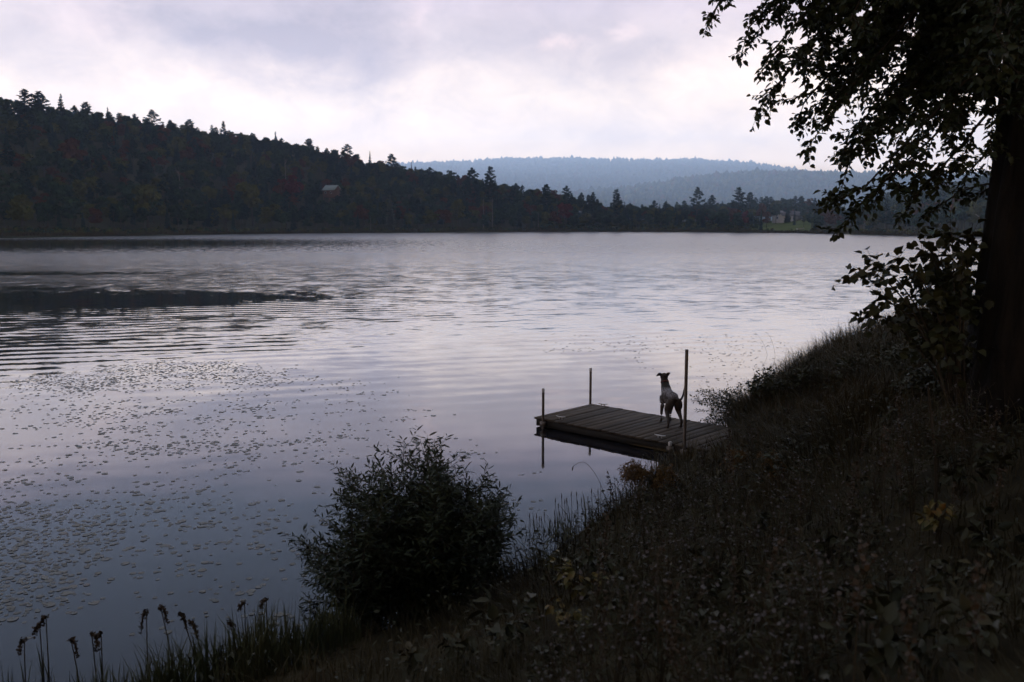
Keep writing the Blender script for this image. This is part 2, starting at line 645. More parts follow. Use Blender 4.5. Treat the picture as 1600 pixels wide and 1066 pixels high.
def sm(t):
    t = np.clip(t, 0, 1)
    return t * t * (3 - 2 * t)


def land(X, Y):
    s_ = X / Y * F + 800
    r_ = np.interp(s_, SX, SHORE) + (vnoise(s_ / 26.0, s_ * 0, 3) - .5) * 12
    c_ = np.interp(s_, SX, CREST)
    h_ = np.interp(s_, SX, CRESTH)
    t = (Y - r_) / (c_ - r_)
    near = np.where(t < 0, np.maximum(-1.5, (Y - r_) * .12), .25 + np.minimum((Y - r_) * .05, .6) + h_ * sm(t * .97) * (.9 + .1 * np.clip(t, 0, 1)))
    near = near * np.where(t > 1, np.exp(-((t - 1) * (c_ - r_) / 260.0) ** 2), 1)
    near = np.where(t > 0, near + (vnoise(X / 45, Y / 45, 5) - .5) * np.minimum(h_, 8) * np.clip(t, 0, 1) * .6, near)
    rm = np.interp(s_, MIDY[:, 0], MIDY[:, 1])
    rf = np.interp(s_, FARY[:, 0], FARY[:, 1])
    slope = lambda yy: (352 - yy) / F * 1.0
    hm = (EYE + slope(rm) * YM - 16) * np.exp(-((Y - YM) / 640.0) ** 2) * (.9 + .2 * vnoise(X / 320, Y / 320, 11))
    hf = (EYE + slope(rf) * YF - 22) * np.exp(-((Y - YF) / 950.0) ** 2) * (.93 + .14 * vnoise(X / 520, Y / 520, 12))
    return np.maximum(near, np.where(Y > r_ + 20, np.maximum(hm, hf), -2))


def far_mat():
    m, t, b = mat_new('forest_floor')
    g = t.new('ShaderNodeNewGeometry')
    n = t.noise(g.outputs['Position'], .08, 5, .6)
    t.put(b.inputs['Base Color'], t.ramp(n.outputs['Fac'], [(.35, (.028, .034, .018)), (.65, (.055, .052, .028))]))
    b.inputs['Roughness'].default_value = 1
    b.inputs['Specular IOR Level'].default_value = .1
    return m


sc_ = np.linspace(-720, 2320, 380)
yy_ = np.concatenate([np.linspace(205, 700, 190), np.geomspace(706, 5500, 110)])
YY, SS = np.meshgrid(yy_, sc_, indexing='ij')
XX = (SS - 800) / F * YY
mb = MB()
mb.add(*grid_mesh(XX, YY, land(XX, YY)))
tag(mb.build('hills', far_mat(), smooth=True), 'wooded hills and low shore across the lake', kind='structure')


# ------------------------------------------------------------------ far trees: prototypes (slots: 0 trunk, 1 leaves)
def broadleaf(seed, H=12.0, Wd=8.5, gap=False):
    global rng
    rng = np.random.default_rng(seed)
    a, l = MB(), MB()
    top = np.array([rng.uniform(-.4, .4), rng.uniform(-.4, .4), H * .72])
    tube(a, spline([(0, 0, -.5), (.1, 0, H * .3), top], 7), np.linspace(.24, .06, 7), 5)
    for k in range(5):
        th = rng.uniform(0, 6.28)
        z0 = rng.uniform(.28, .5) * H
        e = np.array([math.cos(th) * Wd * .33, math.sin(th) * Wd * .33, z0 + H * .22])
        tube(a, spline([(0, 0, z0), e * .5 + np.array([0, 0, z0 * .42]), e], 5), np.linspace(.11, .03, 5), 4, cap=False)
    nl = int(rng.integers(11, 16))
    for k in range(nl):
        u = rand_unit(1)[0]
        rr = rng.uniform(.25, 1) ** .6
        cz = H * (.60 + .30 * u[2] * rr)
        taper = 1 - .35 * max(0, (cz / H - .6) / .4)
        c = np.array([u[0] * Wd * .34 * rr * taper, u[1] * Wd * .34 * rr * taper, cz])
        lr = rng.uniform(.16, .26) * Wd
        n = int(55 * (lr / (.2 * Wd)) ** 2)
        d = rand_unit(n)
        d[:, 2] = np.abs(d[:, 2]) * .85 - .25
        pos = c + d * lr * rng.uniform(.55, 1.08, (n, 1)) * np.array([1, 1, .8])
        cards(l, pos, d + rand_unit(n) * .8, rng.uniform(.35, 1.0, n), 1)
    a2 = MB()
    a2.merge(a)
    a2.merge(l)
    return a, l, a2


def spruce(seed, H=13.0, Wd=4.2):
    global rng
    rng = np.random.default_rng(seed)
    a, l = MB(), MB()
    tube(a, [(0, 0, -.5), (0, 0, H * .5), (0, 0, H * .98)], [.18, .11, .02], 5)
    z = H * .08
    while z < H * .99:
        t = z / H
        rad_ = Wd * .5 * (1 - t) ** .85 + .12
        nb = int(5 + 5 * (1 - t))
        th = rng.uniform(0, 6.28, nb) + np.arange(nb) * 6.28 / nb
        rl = rad_ * rng.uniform(.6, 1.15, nb)
        for ang, r_ in zip(th, rl):
            d = np.array([math.cos(ang), math.sin(ang), 0])
            s_ = np.array([-d[1], d[0], 0])
            ww = .22 + .2 * r_
            z0 = z + rng.uniform(-.15, .15)
            b0 = np.array([0, 0, z0])
            m_ = d * r_ * .6 + np.array([0, 0, z0 - r_ * .22])
            tp = d * r_ + np.array([0, 0, z0 - r_ * .20])
            dn = np.array([0, 0, -.28 - .1 * r_])
            l.add([b0, m_ + s_ * ww + dn, tp, m_, m_ - s_ * ww + dn], [[0, 1, 2, 3], [3, 2, 4, 0]], 1)
        z += H * rng.uniform(.022, .032)
    a2 = MB()
    a2.merge(a)
    a2.merge(l)
    return a, l, a2


def pine(seed, H=17.0, Wd=7.0, low=.35):
    """white pine: level plates of needles with gaps between"""
    global rng
    rng = np.random.default_rng(seed)
    a, l = MB(), MB()
    tube(a, [(0, 0, -.5), (.1, 0, H * .5), (0, .1, H * .97)], [.26, .16, .03], 6)
    nb = 40
    for k in range(nb):
        t = low + (1 - low) * (k + rng.uniform(0, 1)) / nb
        z0 = t * H
        q = (t - low) / (1 - low)
        rl = Wd * .5 * (min(1, .45 + 1.6 * q) if q < .35 else (1 - q) ** .65 * 1.25 + .06) * rng.uniform(.5, 1.12)
        ang = k * 2.4 + rng.uniform(-.4, .4)
        d = np.array([math.cos(ang), math.sin(ang), 0])
        tip = np.array([0, 0, z0 + rl * .18]) + d * rl
        br = spline([(0, 0, z0), d * rl * .5 + np.array([0, 0, z0 - .02 * rl]), tip], 5)
        tube(a, br, np.linspace(.06, .015, 5), 4, cap=False)
        n = int(5 + 9 * rl / (Wd * .5))
        tt = rng.uniform(.3, 1.0, n) ** .8
        pos = np.stack([np.interp(tt, np.linspace(0, 1, 5), br[:, i]) for i in range(3)], 1)
        pos += rng.normal(size=(n, 3)) * np.array([.28, .28, .12]) * (.5 + rl / Wd)
        nr_ = rand_unit(n) * .55 + np.array([0, 0, .8])
        cards(l, pos, nr_, rng.uniform(.6, 1.35, n), 1, .8, .45)
    a2 = MB()
    a2.merge(a)
    a2.merge(l)
    return a, l, a2


def bare(seed, H=11.0, limbs=8):
    global rng
    rng = np.random.default_rng(seed)
    a = MB()
    tube(a, spline([(0, 0, -.5), (.15, 0, H * .5), (0, .1, H)], 8), np.linspace(.20, .05, 8), 5)
    for k in range(limbs):
        z0 = rng.uniform(.45, .95) * H
        th = rng.uniform(0, 6.28)
        ln = rng.uniform(.08, .2) * H
        e = np.array([math.cos(th) * ln * .6, math.sin(th) * ln * .6, z0 + ln * .8])
        tube(a, spline([(0, 0, z0), e * .5 + np.array([0, 0, z0 * .5 - .1]), e], 5), np.linspace(.07, .02, 5), 4, cap=False)
    return a


PROTO = {}
BL = [broadleaf(100 + i, 12, Wd) for i, Wd in enumerate((8.5, 7.5, 9.5, 8.0, 7.0))]
SP = [spruce(200 + i, 13, Wd) for i, Wd in enumerate((4.2, 3.4, 5.0))]
PN = [pine(300 + i, 17, Wd, lo) for i, (Wd, lo) in enumerate(((7.0, .35), (6.0, .45), (8.0, .30)))]
LEAFMATS = ['oak', 'olive', 'rust', 'red', 'orange', 'fir', 'pine', 'pale']
MESH = {}


def proto_mesh(fam, i, leaf):
    key = (fam, i, leaf)
    if key not in MESH:
        src = {'b': BL, 's': SP, 'p': PN}[fam][i][2]
        MESH[key] = src.mesh({'b': 'broadleaf_tree', 's': 'spruce_tree', 'p': 'pine_tree'}[fam], [M['trunk'], M[leaf]])
    return MESH[key]


def split_mesh(fam, i, leaf):
    key = (fam, i, leaf, 'split')
    if key not in MESH:
        src = {'b': BL, 's': SP, 'p': PN}[fam][i]
        cr = MB()
        for vs in src[1].v:
            cr.v.append(vs)
        cr.f = [(f_, 0) for f_, _ in src[1].f]
        cr.nv = src[1].nv
        MESH[key] = (src[0].mesh('trunk', M['trunk']), cr.mesh('crown', M[leaf]))
    return MESH[key]


FAMH = {'b': 12.0, 's': 13.0, 'p': 17.0}
FAMN = {'b': 'broadleaf_tree', 's': 'spruce_tree', 'p': 'pine_tree'}
taken = []


def lone(px, ytop, Y, fam, i, leaf, label, cat='tree', wide=1.0, group=None):
    """a tree one can pick out: its own label, trunk and crown"""
    x = ray(px, 350)[0] * Y
    gz = float(land(np.array([x]), np.array([Y]))[0])
    top = P(px, ytop, Y)[2]
    s_ = (top - gz) / FAMH[fam]
    o = thing(FAMN[fam], label, cat, (x, Y, gz), random.uniform(0, 6.28), group)
    o.scale = (s_ * wide, s_ * wide, s_)
    tr, cr = split_mesh(fam, i, leaf)
    link('trunk', tr, o)
    link('crown', cr, o)
    taken.append((x, Y, 4.5 * wide))
    return o


def crest_at(px, back=0):
    return float(np.interp(px, SX, CREST)) + back


def shore_at(px, back=6):
    return float(np.interp(px, SX, SHORE)) + back


lone(52, 140, crest_at(52, -30), 'p', 0, 'pine', 'tall ragged pine on the far left of the ridge, first of a close pair', wide=1.45)
lone(74, 143, crest_at(74, -25), 'p', 1, 'pine', 'ragged pine on the left ridge, right one of the close pair', wide=1.45)
lone(107, 145, crest_at(107, -30), 's', 2, 'fir', 'broad pointed spruce on the left ridge right of the pair of pines', wide=1.25)
lone(145, 160, crest_at(145, -15), 'p', 1, 'pine', 'small pine on the ridge line sloping down from the broad spruce', wide=1.45)
lone(178, 166, crest_at(178, -15), 's', 0, 'fir', 'small pointed spruce on the left part of the ridge line')
lone(245, 172, crest_at(245, -10), 'p', 2, 'pine', 'bushy pine with leaning top on the middle of the left ridge', wide=1.45)
lone(303, 187, crest_at(303, -10), 'p', 1, 'pine', 'small dark pine on the ridge left of the lone thin spire', wide=1.45)
lone(355, 190, crest_at(355, -10), 'p', 0, 'pine', 'lone thin pine rising clear of the ridge line', wide=.7)
lone(435, 204, crest_at(435, -10), 's', 0, 'fir', 'tiny pointed spruce on the ridge above the red maple')
lone(487, 217, crest_at(487, -10), 'p', 1, 'pine', 'round topped pine on the ridge above the cabin', wide=1.45)
lone(545, 226, crest_at(545, -10), 'p', 2, 'pine', 'dark pine on the lower ridge right of the cabin', wide=1.45)
lone(580, 236, crest_at(580, -10), 's', 1, 'fir', 'slender spruce at the low right end of the ridge')
lone(613, 241, crest_at(613, -12), 'p', 0, 'pine', 'dark bushy pine where the left ridge drops to the far hills', wide=1.45)
lone(644, 251, crest_at(644, -60), 's', 1, 'rust', 'thin rusty dying spruce spire against the far blue hill', wide=.55)
lone(672, 262, crest_at(672, -40), 'p', 2, 'pine', 'broad dark pine just right of the rusty spire', wide=1.45)
lone(737, 263, 540, 'p', 2, 'pine', 'wide bushy pine left of the starlike pine on the lower slope')
lone(766, 262, 530, 'p', 0, 'pine', 'starlike pine with layered boughs against the pale far hill', wide=.95)
lone(853, 289, 510, 'p', 1, 'pine', 'narrow pine on the low point left of the dark red maple')
lone(885, 291, 512, 'p', 2, 'pine', 'dark pine right behind the dark red maple', wide=.8)
lone(883, 309, 498, 'b', 1, 'red', 'dark red maple near the end of the wooded point')
lone(926, 301, 520, 'p', 1, 'pine', 'thin open pine standing right of the dark red maple', wide=.7)
lone(963, 297, 525, 'p', 0, 'pine', 'open crowned pine alone above the low shore wood', wide=.95)
lone(1041, 313, 520, 's', 1, 'fir', 'small spruce tip in the middle of the low shore wood')
lone(1088, 293, 515, 'p', 2, 'pine', 'broad layered pine above the low shore wood')
lone(1112, 305, 512, 'p', 1, 'pine', 'shorter pine just right of the broad layered pine')
lone(1153, 294, 480, 'p', 0, 'pine', 'tallest layered pine left of the white house', wide=1.15)
lone(1171, 301, 485, 'p', 1, 'pine', 'leaning pine touching the tallest layered pine')
lone(1165, 322, 456, 'b', 4, 'red', 'small tree with a red top below the tallest layered pine', wide=.6)
lone(1189, 326, 440, 's', 1, 'fir', 'dark narrow spruce on the lawn left of the white house', wide=.9)
lone(1198, 324, 452, 'b', 4, 'rust', 'reddish tree beside the dark spruce left of the white house', wide=.7)
lone(1212, 316, 520, 'b', 2, 'oak', 'large dark round tree behind the white house')
lone(1230, 317, 506, 'b', 0, 'oak', 'dark tree rising behind the middle of the white house', wide=.6)
lone(1246, 316, 508, 'b', 3, 'oak', 'round topped tree right over the white house roof', wide=.6)
lone(1241, 325, 462, 's', 1, 'fir', 'dark spruce in front of the right half of the white house', wide=.9)
lone(1256, 331, 440, 'b', 1, 'olive', 'yellow green bushy tree at the right end of the house lawn', wide=.8)
lone(1274, 329, 425, 's', 2, 'fir', 'dark spruce right of the house lawn', wide=.9)
lone(1291, 320, 430, 'b', 2, 'rust', 'dull purple tree at the start of the right shore wood', wide=.8)
lone(1407, 318, 410, 'b', 0, 'orange', 'orange leaved tree on the right hillside, left of two', wide=.6)
lone(1446, 312, 420, 'b', 3, 'orange', 'orange leaved tree on the right hillside, right of two', wide=.75)
lone(1375, 295, 470, 'p', 1, 'pine', 'tall dark pine on the right hillside behind leafy twigs')
lone(1465, 285, 460, 'p', 2, 'pine', 'big dark pine high on the right hillside near the trunk')
lone(455, 268, 480, 'b', 2, 'red', 'red maple half way up the hillside left of the cabin', wide=.9)
lone(438, 278, 470, 'b', 4, 'rust', 'rusty tree touching the left side of the red maple', wide=.9)
lone(122, 212, 400, 'b', 0, 'rust', 'dull rust coloured tree high on the left hillside', wide=.95).scale.z *= 1
lone(230, 276, 330, 'b', 3, 'olive', 'yellow green tree in the dark lower left wood', wide=.9)
lone(395, 272, 405, 'b', 1, 'olive', 'olive tree below and left of the red maple', wide=.9)
lone(610, 304, shore_at(610, 4), 's', 2, 'pale', 'pale grey green spruce at the water under the left slope', wide=1.1)
lone(715, 303, shore_at(715, 14), 'b', 3, 'olive', 'rounded olive tree at the shore left of two bare trunks', wide=.8)


def lone_bare(px, ytop, ybase_Y, label, limbs=6, wide=1.0, seed=1, name='dead_tree'):
    x = ray(px, 350)[0] * ybase_Y
    gz = float(land(np.array([x]), np.array([ybase_Y]))[0])
    H = P(px, ytop, ybase_Y)[2] - gz
    o = bare(seed, 11.0, limbs).build(name, M['birch'], smooth=True, loc=(x, ybase_Y, gz))
    o.scale = (wide * H / 11, wide * H / 11, H / 11)
    taken.append((x, ybase_Y, 3.0))
    return tag(o, label, 'dead tree')


lone_bare(755, 308, shore_at(755, 12), 'bare pale trunk at the far shore, left of two alike', 3, .8, 41)
lone_bare(769, 306, shore_at(769, 12), 'bare pale trunk at the far shore, right of two alike', 4, .8, 42)
lone_bare(841, 331, shore_at(841, 10), 'short bare white trunk at the wooded point', 2, .8, 43)
lone_bare(579, 338, shore_at(579, 3), 'stubby dead trunk at the shore left of the pale spruce', 2, 1.0, 44)
lone_bare(283, 262, shore_at(283, 95), 'dead white birch with forked branches in the dark left wood', 10, 1.0, 45)
lone_bare(448, 246, shore_at(448, 110), 'thin dead grey tree above the red maple', 6, .8, 46)
lone_bare(1350, 338, shore_at(1350, 4), 'thin pale trunk at the right shore wood', 4, .7, 47)

# the wood itself: nearest trees are things, the rest one mass
rng = np.random.default_rng(77)
cand = []
cell = {}
tk = np.array([(a, b, c) for a, b, c in taken])
SP_MIN = 6.3
for _ in range(26000):
    s_ = rng.uniform(-350, 1900)
    r_, c_ = float(np.interp(s_, SX, SHORE)), float(np.interp(s_, SX, CREST))
    t = rng.uniform(0, 1) ** .85
    Y = r_ + 7 + t * (c_ + 40 - r_ - 7)
    X = (s_ - 800) / F * Y
    if 1168 < s_ < 1262 and Y < 478:
        continue                                   # the house lawn stays open
    if 503 < s_ < 534 and 468 < Y < 506:
        continue                                   # view of the cabin
    if np.any((tk[:, 0] - X) ** 2 + (tk[:, 1] - Y) ** 2 < tk[:, 2] ** 2):
        continue
    k = (int(X // SP_MIN), int(Y // SP_MIN))
    ok = True
    for a in (-1, 0, 1):
        for b in (-1, 0, 1):
            for (qx, qy) in cell.get((k[0] + a, k[1] + b), ()):
                if (qx - X) ** 2 + (qy - Y) ** 2 < SP_MIN ** 2:
                    ok = False
    if not ok:
        continue
    cell.setdefault(k, []).append((X, Y))
    cand.append((X, Y, s_, t))
cand.sort(key=lambda q: q[1] + 260 * q[3] + (0 if -40 < q[2] < 1560 else 500))
gzs = land(np.array([c[0] for c in cand]), np.array([c[1] for c in cand]))
LAB = {
    ('b', 'oak'): 'dark green broadleaf tree in the wood across the lake',
    ('b', 'olive'): 'olive green broadleaf tree in the wood across the lake',
    ('b', 'rust'): 'rusty brown broadleaf tree in the wood across the lake',
    ('s', 'fir'): 'dark pointed spruce in the wood across the lake',
    ('p', 'pine'): 'dark layered pine in the wood across the lake'}
GRP = {'b': 'broadleaf trees of the far wood', 's': 'spruces of the far wood', 'p': 'pines of the far wood'}
count = {'b': 0, 's': 0, 'p': 0}
mass = MB()
leafslot = {k: i + 1 for i, k in enumerate(LEAFMATS)}
for (X, Y, s_, t), gz in zip(cand, gzs):
    q = rng.uniform() if t < .72 else rng.uniform(.45 * .33, 1)
    conifer = .26 + .10 * t
    if s_ > 1290:
        conifer = .22
    if q < conifer * .45:
        fam, i, leaf = 's', int(rng.integers(3)), 'fir'
        H = rng.uniform(8, 14.5)
    elif q < conifer:
        fam, i, leaf = 'p', int(rng.integers(3)), 'pine'
        H = rng.uniform(10, 15)
    else:
        fam, i = 'b', int(rng.integers(5))
        leaf = ['oak', 'oak', 'oak', 'oak', 'oak', 'olive', 'olive', 'rust'][int(rng.integers(8))]
        H = rng.uniform(8, 13) * (1.12 if t > .7 else 1)
    if t < .06:
        H *= rng.uniform(.75, 1.0)
    if s_ > 1262 and s_ < 1340:
        H *= .85
    sz = H / FAMH[fam]
    sxy = sz * rng.uniform(.85, 1.25)
    rz = rng.uniform(0, 6.28)
    inview = -30 < s_ < 1545
    if inview and count[fam] < {'b': 285, 's': 130, 'p': 110}[fam]:
        count[fam] += 1
        o = link(FAMN[fam], proto_mesh(fam, i, leaf), None, (X, Y, float(gz)))
        o.rotation_euler = (0, 0, rz)
        o.scale = (sxy, sxy, sz)
        tag(o, LAB[(fam, leaf)], 'tree', GRP[fam])
    else:
        c, s = math.cos(rz), math.sin(rz)
        A = np.array([[c * sxy, -s * sxy, 0], [s * sxy, c * sxy, 0], [0, 0, sz]])
        off = np.array([X, Y, gz])
        src = {'b': BL, 's': SP, 'p': PN}[fam][i][2]
        mass.merge(src, lambda v: v @ A.T + off, {0: 0, 1: leafslot[leaf]})
tag(mass.build('forest', [M['trunk']] + [M[k] for k in LEAFMATS]), 'mixed wood covering the hillsides across the lake', 'forest', kind='stuff')

# brush and sedge along the far shore
mb = MB()
n = 26000
s_ = rng.uniform(-300, 1800, n)
r_ = np.interp(s_, SX, SHORE)
Y = r_ + rng.exponential(4.0, n) - 2
X = (s_ - 800) / F * Y
gz = np.maximum(land(X, Y), 0)
keepm = (land(X, Y) > -.35)
keepm &= ~((s_ > 1172) & (s_ < 1262) & (Y > r_ + 5))
b0 = np.stack([X, Y, gz], 1)[keepm]
blades(mb, b0, rng.uniform(.5, 1.5, len(b0)), rand_unit(len(b0)) * np.array([1, 1, 0]) + 1e-3, rng.uniform(.15, .4, len(b0)), rng.uniform(.1, .5, len(b0)))
tag(mb.build('sedge', M['sedge']), 'brown sedge fringing the far shore', 'sedge', kind='stuff')
mb = MB()
n = 1500
s_ = rng.uniform(-300, 1800, n)
hs = ~((s_ > 1170) & (s_ < 1262) & (rng.uniform(size=n) < .93))
s_ = s_[hs]
r_ = np.interp(s_, SX, SHORE)
Y = r_ + rng.uniform(2, 10, len(s_))
X = (s_ - 800) / F * Y
gz = land(X, Y)
for x, y, z in zip(X, Y, gz):
    if z < .05:
        continue
    k = 26
    d = rand_unit(k)
    d[:, 2] = np.abs(d[:, 2])
    hh = rng.uniform(.8, 2.4)
    cards(mb, np.array([x, y, z]) + d * np.array([hh * .8, hh * .8, hh]) * rng.uniform(.5, 1, (k, 1)), d + rand_unit(k) * .6, rng.uniform(.3, .8, k), int(rng.integers(3)))
for q in range(700):
    s1 = rng.uniform(840, 1178)
    y = float(np.interp(s1, SX, SHORE)) + rng.uniform(12, 70)
    x = (s1 - 800) / F * y
    z = float(land(np.array([x]), np.array([y]))[0])
    d = rand_unit(16)
    d[:, 2] = np.abs(d[:, 2])
    hh = rng.uniform(2.0, 4.5)
    cards(mb, np.array([x, y, z - .3]) + d * np.array([hh * .7, hh * .7, hh]) * rng.uniform(.5, 1, (16, 1)), d + rand_unit(16) * .6, rng.uniform(.8, 1.6, 16), int(rng.integers(2)))
n = 2600
s_ = rng.uniform(-60, 900, n)
c_ = np.interp(s_, SX, CREST)
Y = c_ + rng.uniform(-45, 35, n)
X = (s_ - 800) / F * Y
gz = land(X, Y)
for x, y, z in zip(X, Y, gz):
    d = rand_unit(16)
    d[:, 2] = np.abs(d[:, 2])
    hh = rng.uniform(2.5, 5.5)
    cards(mb, np.array([x, y, z - .3]) + d * np.array([hh * .7, hh * .7, hh]) * rng.uniform(.5, 1, (16, 1)), d + rand_unit(16) * .6, rng.uniform(.8, 1.7, 16), int(rng.integers(2)))
tag(mb.build('brush', [M['oak'], M['olive'], M['sedge']]), 'brush along the foot and the crest of the far wood', 'brush', kind='stuff')

# canopy of the far blue hills
mb = MB()
ico = bmesh.new()
bmesh.ops.create_icosphere(ico, subdivisions=1, radius=1)
iv = np.array([v.co[:] for v in ico.verts])
iff = np.array([[v.index for v in f.verts] for f in ico.faces])
ico.free()
n = 22000
half = n // 2
Yc = np.concatenate([rng.uniform(1450, 2800, half), rng.uniform(2900, 4750, n - half)])
sc2 = rng.uniform(380, 1750, n)
X = (sc2 - 800) / F * Yc
gz = land(X, Yc)
r_ = rng.uniform(4.0, 8.5, n) * np.where(Yc > 2850, 1.35, 1)
hgt = rng.uniform(.9, 1.9, n)
jit = rng.uniform(.7, 1.3, (n, len(iv), 1))
V = iv[None] * jit
V = V * np.stack([r_, r_, r_ * hgt], 1)[:, None, :] + np.stack([X, Yc, gz + r_ * .6], 1)[:, None, :]
pick = rng.integers(0, 10, n)
for slot, lo, hi in ((0, 0, 5), (1, 5, 8), (2, 8, 9), (3, 9, 10)):
    sel = (pick >= lo) & (pick < hi)
    vv = V[sel]
    k = len(vv)
    ff = iff[None] + (np.arange(k) * len(iv))[:, None, None]
    mb.add(vv.reshape(-1, 3), ff.reshape(-1, 3), slot)
tag(mb.build('forest', [M['oak'], M['olive'], M['fir'], M['rust']]), 'hazy woods covering the two far hills', 'forest', kind='stuff')

# ------------------------------------------------------------------ house, lawn, cabin
M['siding'] = flat_mat('white_siding', (.72, .70, .74), .7, 0, .06, 2)
M['roof'] = flat_mat('grey_roof', (.16, .15, .17), .8, 0, .2, 2)
M['tealroof'] = flat_mat('pale_metal_roof', (.20, .25, .26), .6, .1, .1, 2)
M['brown'] = flat_mat('brown_boards', (.12, .07, .05), .8, 0, .2, 3)
M['glass'] = flat_mat('dark_window', (.02, .025, .03), .1, 0, .1, 2, .6)
M['lawn'] = leaf_mat('mown_lawn', (.075, .105, .030), (.12, .15, .045), .12, .9, .1)
xs = np.linspace(1160, 1268, 30)
ys = np.linspace(0, 1, 24)
TT, SS = np.meshgrid(ys, xs, indexing='ij')
YY = np.interp(SS, SX, SHORE) + 5 + TT * (500 - np.interp(SS, SX, SHORE) - 5)
XX = (SS - 800) / F * YY
ZZ = land(XX, YY) + .35
mb = MB()
mb.add(*grid_mesh(XX, YY, ZZ))
tag(mb.build('lawn', M['lawn'], smooth=True), 'mown green lawn below the white house', kind='structure')


def gable(name, label, cat, loc, rz, L, Wd, wall_h, roof_h, wallm, roofm, wins, porch=False, chimney=True):
    o = thing(name, label, cat, loc, rz)
    m_ = MB()
    v = []
    for x in (-L / 2, L / 2):
        v += [(x, -Wd / 2, -1), (x, Wd / 2, -1), (x, Wd / 2, wall_h), (x, 0, wall_h + roof_h), (x, -Wd / 2, wall_h)]
    v = np.array(v, float)
    m_.add(v, [[0, 5, 9, 4], [1, 2, 7, 6]])
    m_.f.append((np.array([[0, 4, 3, 2, 1]]), 0))
    m_.f.append((np.array([[5, 6, 7, 8, 9]]), 0))
    m_.build('wall', wallm, o)
    m_ = MB()
    ov, th = .45, .18
    k = roof_h / (Wd / 2)
    for s in (-1, 1):
        e = Wd / 2 + ov
        top, bot = wall_h + roof_h + .06, wall_h + roof_h - k * e + .06
        vv = np.array([(-L / 2 - ov, 0, top), (L / 2 + ov, 0, top), (L / 2 + ov, s * e, bot), (-L / 2 - ov, s * e, bot)], float)
        vv = np.concatenate([vv, vv + np.array([0, 0, th])])
        m_.add(vv, [[0, 1, 2, 3], [4, 7, 6, 5], [0, 4, 5, 1], [1, 5, 6, 2], [2, 6, 7, 3], [3, 7, 4, 0]])
    rf = m_.build('roof', roofm, o)
    if chimney:
        c = MB()
        box(c, (L * .2, -.4, wall_h + roof_h - .6), (L * .2 + .7, .35, wall_h + roof_h + 1.0))
        c.build('chimney', M['brown'], rf)
    for x, z, ww, hh in wins:
        c = MB()
        box(c, (x - ww / 2, -Wd / 2 - .03, z), (x + ww / 2, -Wd / 2 + .05, z + hh))
        f_ = c.build('window', M['siding'], o)
        g_ = MB()
        box(g_, (x - ww / 2 + .09, -Wd / 2 - .05, z + .09), (x + ww / 2 - .09, -Wd / 2 + .03, z + hh - .09))
        g_.build('pane', M['glass'], f_)
    for z in (1.0,):
        c = MB()
        box(c, (-L / 2 - .03, -.6, z), (-L / 2 + .05, .6, z + 1.5))
        f_ = c.build('window', M['siding'], o)
        g_ = MB()
        box(g_, (-L / 2 - .05, -.5, z + .1), (-L / 2 + .03, .5, z + 1.4))
        g_.build('pane', M['glass'], f_)
    if porch:
        c = MB()
        box(c, (L * .05, -Wd / 2 - 2.2, .25), (L / 2 + 2, -Wd / 2 - .02, .45))
        c.build('porch_floor', M['brown'], o)
        c = MB()
        box(c, (L * .05, -Wd / 2 - 2.3, 2.5), (L / 2 + 2, -Wd / 2 - .02, 2.65))
        c.build('porch_roof', M['roof'], o)
        for x in np.linspace(L * .05 + .1, L / 2 + 1.85, 4):
            c = MB()
            box(c, (x - .09, -Wd / 2 - 2.15, .45), (x + .09, -Wd / 2 - 1.95, 2.5))
            c.build('porch_post', M['siding'], o)
    return o


def on_land(px, Y):
    x = ray(px, 350)[0] * Y
    return x, Y, float(land(np.array([x]), np.array([Y]))[0])


hx, hy, hz = on_land(1231, 488)
gable('house', 'white lakeside house with gabled end on a green lawn', 'house', (hx, hy, hz + .3), R(26), 15, 8, 2.9, 2.5, M['siding'], M['roof'],
      [(-4.5, .9, 1.0, 1.4), (-2.2, .9, 1.0, 1.4), (.2, .9, 1.0, 1.4)], porch=True)
cx_, cy_2, cz_ = on_land(520, 492)
gable('cabin', 'brown cabin with pale roof half hidden in the hillside wood', 'cabin', (cx_, cy_2, cz_ + 7.0), R(-28), 8, 6, 3.0, 2.4, M['brown'], M['tealroof'],
      [(-2, .9, 1.1, 1.2), (1.6, .9, 1.1, 1.2)], chimney=False)
# cabin stands on a timber platform
mb = MB()
for x in (-3.6, 0, 3.6):
    for y in (-2.6, 2.6):
        box(mb, (x - .15, y - .15, -10), (x + .15, y + .15, -1.0))
cab = bpy.data.objects['cabin']
mb.build('stilts', M['brown'], cab)

# small white boat drawn up on the grass
bx, by, bz = on_land(1251, 418)
mb = MB()
st = np.linspace(-1, 1, 13)
rows = []
for q in st:
    wd = .62 * (1 - max(0, q) ** 2.4) * (.82 if q < 0 else 1) + .01
    for a in np.linspace(-math.pi / 2, math.pi / 2, 9):
        rows.append((q * 2.0, math.sin(a) * wd, .55 - math.cos(a) * .5 * (1 - .25 * max(0, q) ** 2) + .18 * max(0, q) ** 2))
V = np.array(rows).reshape(13, 9, 3)
v, q = grid_mesh(V[..., 0], V[..., 1], V[..., 2])
mb.add(v, q)
inner = v * np.array([.96, .9, 1]) + np.array([0, 0, .05])
mb.add(inner, q[:, ::-1])
bo = thing('rowboat', 'small white boat on the grass below the white house', 'boat', (bx, by, bz + .4), R(20))
mb.build('hull', M['siding'], bo, smooth=True)
for x in (-.9, .3):
    mb = MB()
    box(mb, (x - .14, -.5, .38), (x + .14, .5, .42))
    mb.build('seat', M['brown'], bo)

